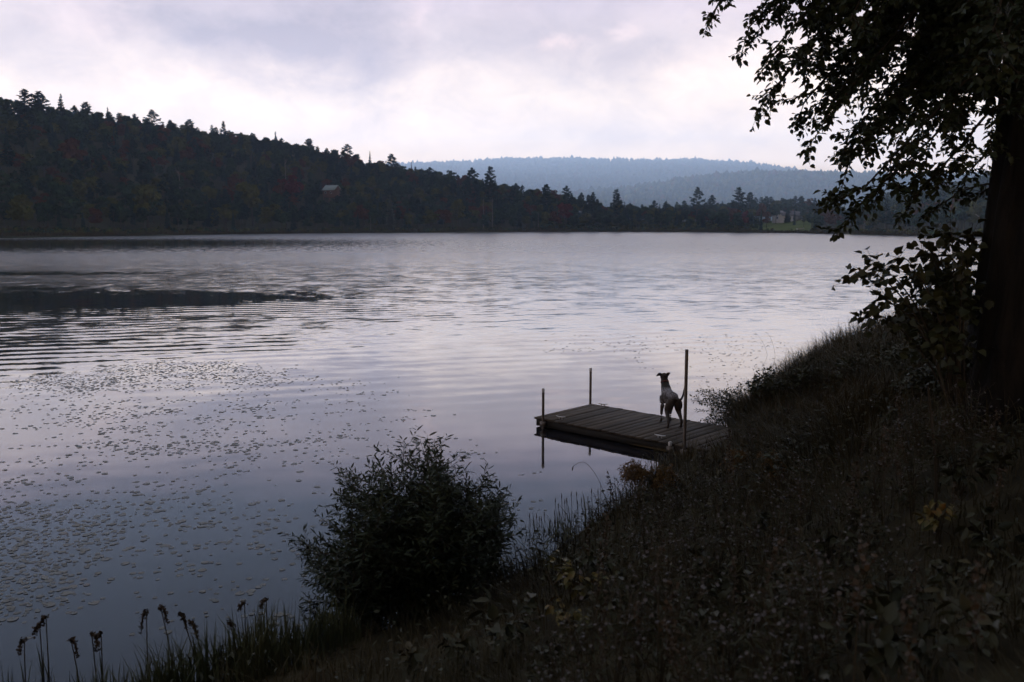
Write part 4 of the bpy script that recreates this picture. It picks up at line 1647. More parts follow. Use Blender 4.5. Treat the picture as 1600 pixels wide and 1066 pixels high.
def shrub(name, label, cat, base_pts, tips, leafm, ln, wd, sub, lsp, stemr=.010, hang=.0, sublen=.35, cup=.6, fol='foliage'):
    """many-stemmed shrub: stems from base_pts to each tip, side twigs clothed in leaves"""
    global LP, LA, LN, LL, LW
    LP, LA, LN, LL, LW = [], [], [], [], []
    o_ = np.mean(base_pts, axis=0)
    root = thing(name, label, cat, tuple(o_))
    st_ = MB()
    for tip in tips:
        b0 = base_pts[int(rng.integers(len(base_pts)))] - o_ + rng.normal(size=3) * np.array([.05, .05, 0])
        tp = tip - o_
        m_ = b0 + (tp - b0) * np.array([.35, .35, .55]) + rng.normal(size=3) * .03
        pp = spline([b0, m_, tp], 14)
        tube(st_, pp, np.linspace(stemr, .002, 14), 4, cap=False)
        leafy_twig(st_, pp[5:], .002, lsp, ln, wd, hang, cup)
        for k in range(sub):
            i0 = int(rng.integers(3, 13))
            tg = unit(pp[min(i0 + 1, 13)] - pp[i0 - 1])
            d2 = unit(tg * .9 + rng.normal(size=3) * .55)
            l_ = sublen * rng.uniform(.4, 1.1)
            leafy_twig(st_, np.array([pp[i0], pp[i0] + d2 * l_ * .5, pp[i0] + d2 * l_ + (0, 0, .05 * l_)]), .002, lsp, ln, wd, hang, cup)
    st_.build('stem', M['stem'], root)
    m2 = MB()
    leaves(m2, np.concatenate(LP), np.concatenate(LA), np.concatenate(LN), np.concatenate(LL), np.concatenate(LW), fold=.15)
    m2.build(fol, leafm, root)
    return root


bases = [np.array([x, y, 0.0]) for x, y in ((-1.25, 7.6), (-1.0, 7.8), (-.8, 7.85), (-.55, 8.05), (-.35, 8.35), (-.95, 7.5), (-.6, 7.7), (-1.4, 7.4), (-.15, 8.6))]
for b_ in bases:
    b_[2] = max(0, float(bank(b_[0:1], b_[1:2])[0]))
outline = [(468, 845), (490, 800), (520, 770), (540, 735), (555, 745), (585, 712), (605, 705), (630, 688), (655, 692), (672, 705), (690, 720), (700, 745), (735, 750), (765, 742), (780, 775), (795, 795), (802, 815), (480, 880), (475, 905), (478, 940), (490, 965)]
tips = []
for px, py in outline:
    tips.append(P(px, py, rng.uniform(7.5, 8.4)))
for _ in range(165):
    i0 = int(rng.integers(len(outline) - 4))
    t = rng.uniform(.0, .80) ** .9
    px = outline[i0][0] * (1 - t) + (645 + .5 * (outline[i0][0] - 645)) * t + rng.uniform(-14, 14)
    py = outline[i0][1] * (1 - t) + 930 * t + rng.uniform(-8, 12)
    tips.append(P(px, py, rng.uniform(7.0, 8.6)))
shrub('willow_bush', 'large dark willow bush growing at the water edge', 'bush', bases, tips, M['willow'], .080, .021, 13, .019, .009, -.1, .30)

# small leaning shrub over the water by the dock's landward end
rng = np.random.default_rng(10)
b_ = np.array([4.15, 15.9, 0.])
b_[2] = float(bank(b_[0:1], b_[1:2])[0])
tips = [P(px, py, rng.uniform(15.4, 16.4)) for px, py in ((1082, 625), (1090, 612), (1098, 608), (1106, 615), (1088, 640), (1095, 655), (1102, 662), (1112, 650), (1118, 618), (1130, 612), (1140, 615), (1150, 612), (1120, 635), (1135, 630), (1150, 630), (1108, 640), (1145, 640), (1155, 605), (1092, 630), (1100, 622), (1112, 628))]
shrub('leaning_shrub', 'small sparse shrub leaning over the water right of the dog', 'shrub', [b_, b_ + (.1, .15, 0)], tips, M['willow'], .055, .024, 9, .020, .010, 0, .22)

# dark overgrowth along the right-hand bank
rng = np.random.default_rng(41)
for px, pyt, Y, wpx, lab in ((1205, 572, 15.2, 34, 'dark low bush at the water edge nearest the leaning shrub'),
                             (1262, 566, 14.9, 34, 'dark low bush on the bank, second from the leaning shrub'),
                             (1330, 556, 14.3, 36, 'dark low bush on the bank midway to the broad leaved sapling'),
                             (1400, 540, 13.5, 40, 'dark bush just left of the broad leaved sapling foot'),
                             (1470, 512, 11.5, 52, 'dark bush behind the foot of the broad leaved sapling'),
                             (1530, 520, 9.4, 46, 'dark bush against the left side of the big trunk'),
                             (1465, 560, 10.2, 50, 'dark bush in front of the broad leaved sapling')):
    xb = ray(px, 500)[0] * Y
    zb = float(bank(np.array([xb]), np.array([Y]))[0])
    bb = [np.array([xb + rng.normal() * .12, Y + rng.normal() * .12, zb]) for _ in range(5)]
    tt = []
    for k in range(34):
        u = rng.uniform(-1, 1)
        top = pyt + 34 * u * u
        tt.append(P(px + u * wpx, top + abs(rng.normal()) * 26, Y + rng.normal() * .25))
    shrub('bank_bush', lab, 'bush', bb, tt, M['hazel'], .075, .045, 6, .040, .008, .2, .24, .7)

# ------------------------------------------------------------------ ground cover on the bank
rng = np.random.default_rng(12)


def scatter(n_, xr, yr, dmin, dmax=1e9):
    x = rng.uniform(*xr, n_)
    y = rng.uniform(*yr, n_)
    d = shore_dist(x, y)
    k = (d > dmin) & (d < dmax)
    # keep clear of the dock's outer deck
    q = np.stack([x, y], 1) - A0[:2]
    l = q @ ax[:2]
    ww = q @ wx[:2]
    k &= ~((l > -.3) & (l < 3.6) & (ww > -.05) & (ww < DW + .05))
    # only what the picture or a step aside could show
    k &= (x < y * .62 + 1.4) & (x > -y * .62 - 1.2)
    x, y = x[k], y[k]
    return x, y, shore_dist(x, y)


gm = MB()
for n_, xr, yr, d0, d1, h0, h1, w0, w1 in (
        (60000, (-6, 9), (2.2, 11), .02, 1e9, .10, .34, .004, .009),
        (60000, (-2, 13), (8, 22), .0, 1e9, .22, .60, .007, .014),
        (16000, (3.4, 13), (12, 30), .0, 3.2, .35, .72, .007, .013),
        (9000, (-3, 5), (6, 16), -.12, .4, .15, .42, .006, .012)):
    x, y, d = scatter(n_, xr, yr, d0, d1)
    z = np.maximum(bank(x, y), -.02)
    tuft = vnoise(x * 1.7, y * 1.7, 21)
    keepm = rng.uniform(size=len(x)) < .25 + 1.1 * tuft
    x, y, z, tuft = x[keepm], y[keepm], z[keepm], tuft[keepm]
    n2 = len(x)
    ang = vnoise(x * .9, y * .9, 22) * 6.28 * 1.5 + rng.normal(size=n2) * .7
    lean = np.stack([np.cos(ang) - .5, np.sin(ang) + .25, np.zeros(n2)], 1)
    h = rng.uniform(h0, h1, n2) * (.6 + .8 * tuft)
    blades(gm, np.stack([x, y, z - .03], 1), h, lean, rng.uniform(w0, w1, n2), rng.uniform(.15, .85, n2))
# taller feathery clumps along the skyline of the bank
for cx_, cyy in [P(px, py, Y)[:2] for px, py, Y in ((1172, 600, 15.6), (1182, 575, 15.3), (1200, 565, 15.0), (1225, 565, 15.0), (1250, 562, 14.8), (1275, 560, 14.8), (1300, 557, 14.5), (1330, 553, 14.2), (1345, 545, 14), (1370, 540, 13.8), (1395, 532, 13.5), (1420, 525, 13.3), (1160, 620, 15.7), (1158, 640, 15.6))]:
    n2 = 240
    x = cx_ + rng.normal(size=n2) * .16
    y = cyy + rng.normal(size=n2) * .2
    z = np.maximum(bank(x, y), 0)
    a_ = rng.normal(size=n2) * .9 + math.pi * .85
    blades(gm, np.stack([x, y, z - .03], 1), rng.uniform(.3, .62, n2), np.stack([np.cos(a_), np.sin(a_) * .6, np.zeros(n2)], 1), rng.uniform(.006, .012, n2), rng.uniform(.3, .95, n2))
tag(gm.build('grass', M['grass']), 'long rough grass covering the near bank', 'grass', kind='stuff')

# broad-leaved weeds mixed through the grass
wm = MB()
for n_, xr, yr in ((14000, (-5, 8), (2.2, 10)), (15000, (-1, 13), (8, 20))):
    x, y, d = scatter(n_, xr, yr, .15)
    z = bank(x, y)
    pt_ = vnoise(x * .8, y * .8, 31)
    k = rng.uniform(size=len(x)) < pt_ * 1.2
    x, y, z = x[k], y[k], z[k]
    n2 = len(x)
    zz = z + rng.uniform(.05, .42, n2) * (.5 + vnoise(x * .8, y * .8, 32))
    a_ = rng.uniform(0, 6.28, n2)
    axis = np.stack([np.cos(a_), np.sin(a_), rng.uniform(-.7, .3, n2)], 1)
    leaves(wm, np.stack([x, y, zz], 1), axis, np.array([0, 0, 1.0]) + rng.normal(size=(n2, 3)) * .4, rng.uniform(.03, .075, n2), rng.uniform(.015, .036, n2), 0)
tag(wm.build('undergrowth', M['weed']), 'leafy weeds tangled in the bank grass', 'weeds', kind='stuff')


# ------------------------------------------------------------------ wild asters
def aster_proto(seed):
    global rng, LP, LA, LN, LL, LW
    rng = np.random.default_rng(seed)
    LP, LA, LN, LL, LW = [], [], [], [], []
    st_, fl = MB(), MB()
    for k in range(9):
        a_ = rng.uniform(0, 6.28)
        hh = rng.uniform(.38, .68)
        e = np.array([math.cos(a_) * rng.uniform(.05, .25), math.sin(a_) * rng.uniform(.05, .25), hh])
        pp = spline([(0, 0, -.03), e * np.array([.35, .35, .55]), e], 9)
        tube(st_, pp, np.linspace(.004, .0015, 9), 4, cap=False)
        leafy_twig(st_, pp[1:], .0015, .035, .055, .010, .3, .6)
        for q in range(4):
            i0 = int(rng.integers(5, 9))
            c = pp[i0] + rng.normal(size=3) * np.array([.05, .05, .03]) + (0, 0, .035)
            tube(st_, [pp[i0], c - (0, 0, .004)], [.0012, .001], 3, cap=False)
            nr_ = unit(np.array([0, 0, 1]) + rng.normal(size=3) * .6)
            u = unit(np.cross(nr_, (1, .2, 0)))
            v_ = np.cross(nr_, u)
            m_ = 9
            an = np.arange(m_) * 6.283 / m_ + rng.uniform(0, 1)
            dirs = np.cos(an)[:, None] * u + np.sin(an)[:, None] * v_
            leaves(fl, np.repeat(c[None], m_, 0), dirs + nr_ * .15, np.repeat(nr_[None], m_, 0), rng.uniform(.007, .012), .004, 0, .05, (.3, .8, .75, .9), .1)
    lf = MB()
    leaves(lf, np.concatenate(LP), np.concatenate(LA), np.concatenate(LN), np.concatenate(LL), np.concatenate(LW))
    return st_.mesh('stem', M['stem']), lf.mesh('foliage', M['weed']), fl.mesh('blossom', M['aster'])


protos = []
for k in range(4):
    root = thing('aster', 'clump of small pale lavender asters in the bank grass', 'wildflower', (0, 0, 0), 0, 'wild asters on the near bank')
    for nm, me_ in zip(('stem', 'foliage', 'blossom'), aster_proto(500 + k)):
        link(nm, me_, root)
    protos.append(root)
rng = np.random.default_rng(14)


def on_bank(px, py, lift=.35):
    """where the sight line meets the bank, raised by the plant's height"""
    a, b = ray(px, py)
    ys = np.linspace(2.0, 30, 1400)
    d = EYE + b * ys - bank(a * ys, ys) - lift
    i = np.argmax(d < 0)
    return np.array([a * ys[i], ys[i], float(bank(np.array([a * ys[i]]), np.array([ys[i]]))[0])])


ASTER = [(1010, 800), (1035, 790), (1060, 775), (1100, 770), (1130, 785), (1165, 790), (1010, 850), (1045, 845), (1080, 840), (1120, 830), (1160, 850), (1190, 840), (1240, 860), (1020, 905), (1055, 915), (1090, 880),
         (1200, 870), (1230, 905), (1280, 900), (1300, 935), (1000, 960), (920, 985), (870, 1035), (960, 1010), (1030, 1000), (1060, 1010), (1215, 960), (1230, 1000), (1270, 970), (1140, 960), (1440, 650), (1430, 690), (1470, 690), (1520, 650),
         (1540, 670), (1500, 690), (1380, 700), (1370, 730), (1430, 730), (1230, 790), (1300, 800), (1340, 790), (1220, 775), (1180, 690), (1265, 750), (900, 1045), (1130, 1040), (1180, 1045), (1340, 870), (1400, 860)]
for i, (px, py) in enumerate(ASTER):
    o = protos[i] if i < 4 else copy_tree(protos[i % 4])
    p = on_bank(px, py, .42)
    o.location = tuple(p)
    o.rotation_euler = (0, 0, rng.uniform(0, 6.28))
    s_ = rng.uniform(.8, 1.15)
    o.scale = (s_, s_, s_)

# ------------------------------------------------------------------ goldenrod, yellowing plants, sticks
rng = np.random.default_rng(15)


def goldenrod(px, py, hh, leanx, label, n_st=5):
    global LP, LA, LN, LL, LW
    LP, LA, LN, LL, LW = [], [], [], [], []
    p = on_bank(px, py, 0.02)
    root = thing('goldenrod', label, 'wildflower', tuple(p))
    st_, pl = MB(), MB()
    for k in range(n_st):
        e = np.array([leanx * rng.uniform(.6, 1.1), rng.uniform(-.1, .15), hh * rng.uniform(.75, 1.1)])
        top = e + np.array([leanx * .5, 0, -.12 * hh * rng.uniform(.4, 1.5)])
        pp = spline([(rng.normal() * .04, rng.normal() * .04, -.03), e * np.array([.4, .4, .65]), e, top], 16)
        tube(st_, pp, np.linspace(.0045, .0015, 16), 4, cap=False)
        leafy_twig(st_, pp[3:11], .0015, .022, .085, .016, .3, .6)
        for q in range(16):
            i0 = int(rng.integers(9, 16))
            d2 = unit(np.array([leanx, 0, 0]) * 1.2 + rng.normal(size=3) * .5)
            l_ = rng.uniform(.06, .16)
            tw = spline([pp[i0], pp[i0] + d2 * l_ * .6 + (0, 0, .03), pp[i0] + d2 * l_ + (0, 0, -.03)], 8)
            c = np.repeat(tw, 5, 0) + rng.normal(size=(40, 3)) * .008
            cards(pl, c, rand_unit(40), rng.uniform(.006, .013, 40))
    st_.build('stem', M['stem'], root)
    lf = MB()
    leaves(lf, np.concatenate(LP), np.concatenate(LA), np.concatenate(LN), np.concatenate(LL), np.concatenate(LW))
    lf.build('foliage', M['weed'], root)
    pl.build('plume', M['golden'], root)
    return root


goldenrod(1035, 790, .42, -.26, 'brownish goldenrod arching out over the water below the dock', 8)
goldenrod(1065, 790, .36, -.16, 'brownish goldenrod just right of the arching one below the dock', 6)
goldenrod(1165, 750, .32, -.1, 'orange tinged goldenrod on the bank by the dock landing', 6)
goldenrod(1190, 762, .28, .12, 'small goldenrod right of the orange tinged one by the dock landing', 4)


def leafy_plant(px, py, hh, wd_, n_, label, mat_, ln=.075, cat='plant', name='leafy_plant'):
    p = on_bank(px, py, hh * .6)
    root = thing(name, label, cat, tuple(p))
    st_, lf = MB(), MB()
    pos, axs = [], []
    for k in range(n_):
        a_ = rng.uniform(0, 6.28)
        r_ = wd_ * rng.uniform(.1, 1)
        e = np.array([math.cos(a_) * r_, math.sin(a_) * r_, hh * rng.uniform(.5, 1.05)])
        pp = spline([(0, 0, -.03), e * np.array([.4, .4, .7]), e], 8)
        tube(st_, pp, np.linspace(.004, .0015, 8), 4, cap=False)
        for q in range(5):
            i0 = int(rng.integers(3, 8))
            pos.append(pp[i0])
            axs.append(unit(np.array([math.cos(a_), math.sin(a_), -.3]) + rng.normal(size=3) * .6))
    pos, axs = np.array(pos), np.array(axs)
    k = len(pos)
    leaves(lf, pos, axs, np.array([0, 0, 1.]) + rng.normal(size=(k, 3)) * .45, ln * rng.uniform(.6, 1.2, k), ln * .62 * rng.uniform(.6, 1.2, k), shape=(.25, .9, .6, .9))
    st_.build('stem', M['stem'], root)
    lf.build('foliage', mat_, root)
    return root


leafy_plant(900, 905, .32, .30, 16, 'yellow and orange leaved plant low on the bank right of the willow bush', M['yellow'])
leafy_plant(935, 880, .30, .22, 10, 'pale green leaved plant above the yellow and orange one', M['hazel'])
leafy_plant(890, 955, .28, .25, 9, 'plant with a few orange leaves below the yellow and orange one', M['yellow'])
leafy_plant(1225, 735, .35, .25, 12, 'light green leafy plant in the middle of the bank', M['hazel'])
leafy_plant(1400, 575, .4, .4, 14, 'reddish leaved plant under the broad leaved sapling', M['yellow'])
leafy_plant(1530, 610, .35, .4, 14, 'yellow leaved plant in front of the big trunk', M['yellow'])
leafy_plant(1470, 810, .3, .2, 8, 'orange leaved plant at the foot of the thin dark stem', M['yellow'])
leafy_plant(1390, 645, .3, .3, 10, 'yellow green plant left of the thin dark stem', M['hazel'])

# broad weeds and dry stalks through the grass
rng = np.random.default_rng(51)
weeds = [leafy_plant(1100 + 90 * k, 930, .34, .22, 9, 'broad leaved weed standing in the dark bank grass', M['weed'], .10, 'weed', 'broad_weed') for k in range(3)]
for o in weeds:
    o['group'] = 'broad leaved weeds on the bank'
for px, py in ((860, 1010), (950, 940), (985, 900), (1045, 960), (1110, 900), (1150, 990), (1190, 930), (1250, 1010), (1290, 860), (1330, 960), (1370, 1020), (1360, 820), (1410, 930), (1450, 1000),
               (1480, 880), (1530, 960), (1550, 840), (1420, 760), (1340, 750), (1290, 700), (1240, 690), (1210, 650), (1500, 740), (1560, 720), (1180, 820), (720, 1020), (790, 985), (650, 1040)):
    o = copy_tree(weeds[int(rng.integers(3))])
    o.location = tuple(on_bank(px, py, .18))
    o.rotation_euler = (0, 0, rng.uniform(0, 6.28))
    s_ = rng.uniform(.6, 1.1)
    o.scale = (s_, s_, s_)


def dry_stalk(seed):
    global rng
    rng = np.random.default_rng(seed)
    o = thing('dry_stalk', 'thin dry seed stalk poking out of the bank grass', 'grass stalk', (0, 0, 0), 0, 'dry stalks on the bank')
    m_ = MB()
    l_ = rng.uniform(-.14, .14)
    pp = spline([(0, 0, -.05), (l_ * .2, .02, .35), (l_, .03, .72)], 12)
    tube(m_, pp, np.linspace(.0035, .0015, 12), 5)
    m_.build('stalk', M['stem'], o, smooth=True)
    m_ = MB()
    c = np.repeat(pp[7:], 14, 0) + rng.normal(size=(70, 3)) * np.array([.016, .016, .02])
    cards(m_, c, rand_unit(70), rng.uniform(.008, .02, 70))
    m_.build('seed_head', M['seed'], o)
    return o


stalks = [dry_stalk(61 + k) for k in range(4)]
rng = np.random.default_rng(52)
for k in range(46):
    px, py = rng.uniform(900, 1560), rng.uniform(640, 1040)
    if py < 1500 - px * .78:
        continue
    o = stalks[k] if k < 4 else copy_tree(stalks[k % 4])
    o.location = tuple(on_bank(px, py, .45))
    o.rotation_euler = (0, 0, rng.uniform(0, 6.28))
    s_ = rng.uniform(.6, 1.05)
    o.scale = (s_, s_, s_)
for k, (px, py) in enumerate(((1010, 830), (1240, 760), (1400, 720), (1180, 930))):
    stalks[k].location = tuple(on_bank(px, py, .45))

# fallen grey branch near the trunk
a_, b_ = on_bank(1458, 575, .08), on_bank(1510, 568, .1)
mb = MB()
pp = spline([a_ + (0, 0, .10), (a_ + b_) / 2 + (0, 0, .14), b_ + (0, 0, .12)], 10)
tube(mb, pp, np.linspace(.026, .012, 10), 8)
tube(mb, spline([pp[8], pp[8] + (.05, .02, .1), pp[8] + (.07, .03, .24)], 5), np.linspace(.012, .006, 5), 6)
tag(mb.build('fallen_branch', M['deadwood'], smooth=True), 'fallen grey branch lying in weeds before the big trunk', 'branch')
# thin dark stem standing in the weeds
p = on_bank(1462, 835, .0)
mb = MB()
tp = P(1450, 605, p[1]) - p
tube(mb, spline([(0, 0, -.05), tp * np.array([.4, 1, .5]) + (.01, 0, 0), tp], 12), np.linspace(.011, .006, 12), 7)
so = thing('thin_sapling', 'thin dark bare stem standing upright in the bank weeds', 'sapling', tuple(p))
mb.build('stem', M['twig'], so, smooth=True)
mb = MB()
k = 16
t = rng.uniform(.5, 1, k)
pos = tp[None] * t[:, None]
leaves(mb, pos, rand_unit(k) * np.array([1, 1, .4]), np.array([[0, 0, 1.]] * k), rng.uniform(.04, .07, k), rng.uniform(.02, .04, k))
mb.build('foliage', M['weed'], so)

# ------------------------------------------------------------------ reeds
rng = np.random.default_rng(16)


def reed(px, ytop, Y, lean, label, group, head=True, hl=.10):
    """drooping seed-headed stalk rising from the shallows"""
    tip = P(px, ytop + rng.uniform(4, 20), Y)
    x, y = tip[0] - lean, Y
    z0 = max(0.0, float(bank(np.array([x]), np.array([y]))[0])) if float(bank(np.array([x]), np.array([y]))[0]) > 0 else -.15
    base_ = np.array([x, y, z0])
    root = thing('reed', label, 'reed', tuple(base_), 0, group)
    e = tip - base_
    st_ = MB()
    bend = np.array([-math.copysign(.05, lean if lean else 1), 0, -.01])
    pp = spline([(0, 0, 0), e * np.array([.35, 1, .55]), e * np.array([.9, 1, .97]), e], 14)
    tube(st_, pp, np.linspace(.006, .003, 14), 5)
    st_.build('stalk', M['stem'], root, smooth=True)
    if head:
        hm = MB()
        hp = spline([e, e + bend * .5 + (0, 0, -.01), e + bend + (0, 0, -hl)], 9)
        tube(hm, hp, np.array([.003, .006, .008, .009, .009, .008, .007, .005, .002]), 7)
        c = np.repeat(hp, 10, 0) + rng.normal(size=(90, 3)) * .009
        cards(hm, c, rand_unit(90), rng.uniform(.008, .018, 90))
        hm.build('seed_head', M['seed'], root)
    lf = MB()
    k = 4
    a_ = rng.uniform(0, 6.28, k)
    blades(lf, np.zeros((k, 3)), e[2] * rng.uniform(.45, .85, k), np.stack([np.cos(a_), np.sin(a_), a_ * 0], 1), rng.uniform(.012, .02, k), rng.uniform(.05, .4, k))
    lf.build('blade', M['reed'], root)
    return root


GR = 'seed headed reeds at the lower left'
reed(250, 936, 6.5, -.10, 'tallest reed at the lower left, bowed brown seed head', GR, hl=.11)
reed(229, 946, 6.4, .02, 'reed just left of the tallest one at the lower left', GR, hl=.15)
reed(281, 950, 6.4, -.13, 'leaning reed just right of the tallest one, seed head bent left', GR, hl=.10)
reed(297, 964, 6.4, -.12, 'reed with heavy bent head, second right of the tallest', GR, hl=.11)
reed(357, 953, 6.5, -.08, 'reed standing alone with a dark drooping head, left of the willow bush', GR, hl=.09)
reed(110, 980, 6.4, -.06, 'leaning short reed with thick head in the left corner group', GR, hl=.13)
reed(143, 976, 6.5, -.02, 'upright reed right of the thick headed one at the lower left', GR, hl=.10)
reed(158, 976, 6.6, .01, 'slim upright reed, rightmost of the left corner group', GR, hl=.12)
reed(62, 960, 6.8, .0, 'small reed farther out in the water at the lower left', GR, hl=.06)
reed(72, 960, 6.8, .01, 'small reed beside the one farther out at the lower left', GR, hl=.06)
reed(38, 985, 6.5, .02, 'short reed near the left picture corner', GR, hl=.10)
reed(416, 922, 7.0, .0, 'tiny reed tip in the water nearest the willow bush', GR, hl=.06)
reed(382, 938, 7.0, .0, 'tiny reed tip between the lone reed and the bush', GR, hl=.05)
# blades standing along the lower left waterline
bm_ = MB()
n2 = 6500
x = rng.uniform(-4.8, -1.2, n2)
y = np.interp(x, SHP[2:7, 0], SHP[2:7, 1]) - rng.uniform(-.45, 1.0, n2)
z = np.maximum(bank(x, y), -.1)
tf = vnoise(x * 3.0, y * 3.0, 41)
k = rng.uniform(size=n2) < tf * tf * 1.6
x, y, z = x[k], y[k], z[k]
a_ = rng.uniform(0, 6.28, len(x))
blades(bm_, np.stack([x, y, z], 1), rng.uniform(.2, .5, len(x)) * (.5 + tf[k]), np.stack([np.cos(a_), np.sin(a_), a_ * 0], 1), rng.uniform(.008, .018, len(x)), rng.uniform(.03, .45, len(x)))
tag(bm_.build('reeds', M['reed']), 'bed of reed blades along the waterline at the lower left', 'reeds', kind='stuff')
# sword-leaved clump at the shore below the dock
rng = np.random.default_rng(17)
for px, py, n2, lab in ((850, 850, 60, 'clump of sword shaped iris leaves at the shore right of the willow bush'),
                        (880, 838, 50, 'clump of iris leaves with dark buds, second from the willow bush'),
                        (915, 820, 36, 'small clump of iris leaves nearest the arching goldenrod')):
    p = on_bank(px, py, .05)
    root = thing('iris_clump', lab, 'plant', tuple(p))
    m_ = MB()
    a_ = rng.normal(size=n2) * 1.0 + 2.6
    b0 = np.stack([rng.normal(size=n2) * .13, rng.normal(size=n2) * .13, np.full(n2, -.05)], 1)
    blades(m_, b0, rng.uniform(.25, .5, n2), np.stack([np.cos(a_), np.sin(a_) * .6, a_ * 0], 1), rng.uniform(.012, .022, n2), rng.uniform(.05, .6, n2))
    m_.build('blade', M['reed'], root)
    m_ = MB()
    for k in range(7):
        q = np.array([rng.normal() * .13, rng.normal() * .12, 0])
        h_ = rng.uniform(.35, .52)
        tube(m_, [q, q + (.01, 0, h_ * .6), q + (.0, 0, h_ - .06), q + (0, 0, h_ - .05), q + (0, 0, h_)], [.003, .003, .003, .007, .003], 5)
    m_.build('stalk', M['seed'], root)
# single bent grass stalk over the water below the dock
p = G(955, 800, .1)
mb = MB()
tp = P(905, 725, p[1]) - p
pp = spline([(0, 0, -.1), tp * np.array([.35, 1, .6]), tp * np.array([.8, 1, 1.02]), tp + (-.06, 0, -.02), tp + (-.085, 0, -.09)], 20)
tube(mb, pp, np.concatenate([np.linspace(.0035, .002, 15), [.004, .007, .008, .007, .002]]), 5)
tag(mb.build('grass_stalk', M['seed'], loc=tuple(p), smooth=True), 'single bent grass stalk with drooping tip over the water below the dock', 'grass stalk')
# tall grass stalks bowing over the water at the right
for i, (px, py, bx_, by_, lab) in enumerate(((1160, 533, 1195, 575, 'thin grass stalk bowing left over the water, lowest of the pair'),
                                              (1178, 522, 1205, 575, 'thin grass stalk bowing left over the water, upper of the pair'),
                                              (1196, 520, 1215, 572, 'thin grass stalk with dark seed head nearer the bank'))):
    b0 = on_bank(bx_, by_, .3)
    tp = P(px, py, b0[1]) - b0
    mb = MB()
    pp = spline([(0, 0, -.05), tp * np.array([.3, 1, .62]), tp * np.array([.75, 1, .96]), tp], 16)
    tube(mb, pp, np.concatenate([np.linspace(.004, .002, 12), [.006, .009, .007, .002]]), 5)
    tag(mb.build('grass_stalk', M['seed'], loc=tuple(b0), smooth=True), lab, 'grass stalk')

# ------------------------------------------------------------------ lily pads
rng = np.random.default_rng(18)
M['pad'] = leaf_mat('lily_pad', (.045, .048, .036), (.095, .092, .070), 2.0, .36, .5, c3=(.10, .07, .05))


def pad_geo(seed):
    r2 = np.random.default_rng(seed)
    m_ = 15
    a_ = np.linspace(.28, 2 * math.pi - .28, m_)
    rr = .5 * (1 + .05 * np.sin(3 * a_ + r2.uniform(0, 6)) + r2.normal(size=m_) * .02)
    z = .006 * np.sin(2 * a_ + r2.uniform(0, 6)) + .004
    v = np.concatenate([[[0.06, 0, .004]], np.stack([rr * np.cos(a_), rr * np.sin(a_) * .92, z], 1)])
    f = np.stack([np.zeros(m_ - 1, int), np.arange(1, m_), np.arange(2, m_ + 1)], 1)
    return v, f


PG = [pad_geo(i) for i in range(5)]
PM = []
for v, f in PG:
    m_ = MB()
    m_.add(v, f)
    PM.append(m_.mesh('lily_pad', M['pad'], True))
pads = []


def cluster(px, py, n_, spread):
    c = G(px, py, 0)
    for k in range(n_):
        q = c[:2] + rng.normal(size=2) * spread * np.array([1.25, .8])
        pads.append((q[0], q[1], rng.uniform(.028, .075) * rng.choice([1, 1, 1, 1.5])))


for _ in range(1450):
    px = rng.uniform(-40, 640)
    py = 590 + 380 * rng.uniform(0, 1) ** 1.15
    if px > 470 and py > 760:
        continue
    if px > 430 and rng.uniform() < .5:
        continue
    if rng.uniform() < .25 and py < 700 and px < 120:
        continue
    c_ = G(px, py, 0)
    dn = float(vnoise(np.array([c_[0] * .55]), np.array([c_[1] * .75]), 61)[0])
    if rng.uniform() > (dn * 1.3 + .16):
        continue
    cluster(px, py, int(rng.integers(1, 5 + int(16 * max(0, dn - .3)))), rng.uniform(.07, .30))
for _ in range(300):
    px = rng.uniform(60, 430)
    py = 572 + 26 * rng.uniform() + (6 if px < 200 else 0) + 8 * math.sin(px / 60)
    cluster(px, py, int(rng.integers(3, 9)), rng.uniform(.2, .5))
for _ in range(120):
    px, py = rng.uniform(850, 1240), rng.uniform(522, 552)
    cluster(px, py, int(rng.integers(1, 5)), rng.uniform(.15, .4))
for _ in range(70):
    px, py = rng.uniform(1085, 1230), rng.uniform(550, 600)
    cluster(px, py, int(rng.integers(1, 4)), rng.uniform(.08, .2))
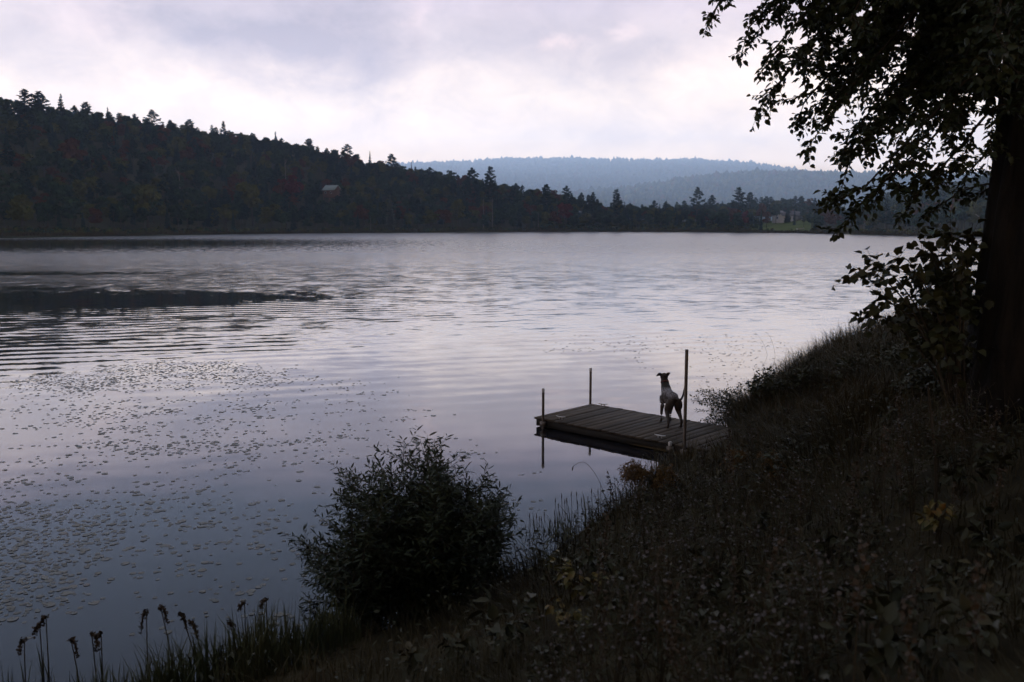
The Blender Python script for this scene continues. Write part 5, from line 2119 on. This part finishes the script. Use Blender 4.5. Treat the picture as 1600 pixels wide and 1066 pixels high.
for px, py in ((660, 640), (690, 650), (650, 690), (700, 685), (690, 695), (725, 705), (735, 712), (805, 790), (830, 785), (825, 795), (840, 740), (620, 655), (560, 640), (745, 708), (1010, 575), (985, 560), (1000, 566)):
    cluster(px, py, int(rng.integers(3, 8)), .14)
pads = [p for p in pads if shore_dist(np.array([p[0]]), np.array([p[1]]))[0] < -.15]
# drop heavy overlaps
seen, kept = {}, []
for p in pads:
    k = (round(p[0] / .075), round(p[1] / .075))
    if k in seen:
        continue
    seen[k] = 1
    kept.append(p)
kept.sort(key=lambda p: p[1] - 0.0)
print('pads', len(kept))
rest = MB()
cnt = 0
for i, (x, y, d) in enumerate(kept):
    a_ = rng.uniform(0, 6.28)
    z = .0018 + .0006 * (i % 7)
    u = _px(np.array([x, y, 0]))
    vis = -5 < u[0] < 1600 and u[1] < 1066 and not (470 < u[0] < 810 and u[1] > 700)
    if cnt < 290 and vis:
        cnt += 1
        o = link('lily_pad', PM[i % 5], None, (x, y, z))
        o.rotation_euler = (0, 0, a_)
        o.scale = (d, d, d)
        tag(o, 'small lily pad floating among many on the still water at the lower left', 'lily pad', 'lily pads near the lower left shore')
    else:
        v, f = PG[i % 5]
        c, s = math.cos(a_), math.sin(a_)
        vv = v * d
        vv = np.stack([vv[:, 0] * c - vv[:, 1] * s + x, vv[:, 0] * s + vv[:, 1] * c + y, vv[:, 2] + z], 1)
        rest.add(vv, f)
tag(rest.build('lily_pads', M['pad'], smooth=True), 'drifts of lily pads farther out on the lake', 'lily pads', kind='stuff')

# ------------------------------------------------------------------ haze
mb = MB()
box(mb, (-6300, -400, -4), (6300, 5650, 540))
hz = mb.mesh('haze', [])
m = bpy.data.materials.new('haze')
m.use_nodes = True
t = NT(m.node_tree)
t.n.clear()
pv = t.new('ShaderNodeVolumePrincipled')
pv.inputs['Color'].default_value = (.42, .55, .80, 1)
pv.inputs['Density'].default_value = .00030
pv.inputs['Anisotropy'].default_value = .12
om = t.new('ShaderNodeOutputMaterial')
t.l.new(pv.outputs[0], om.inputs['Volume'])
hz.materials.append(m)
ho = link('haze', hz)
tag(ho, 'thin blue evening haze over the lake and hills', kind='stuff')
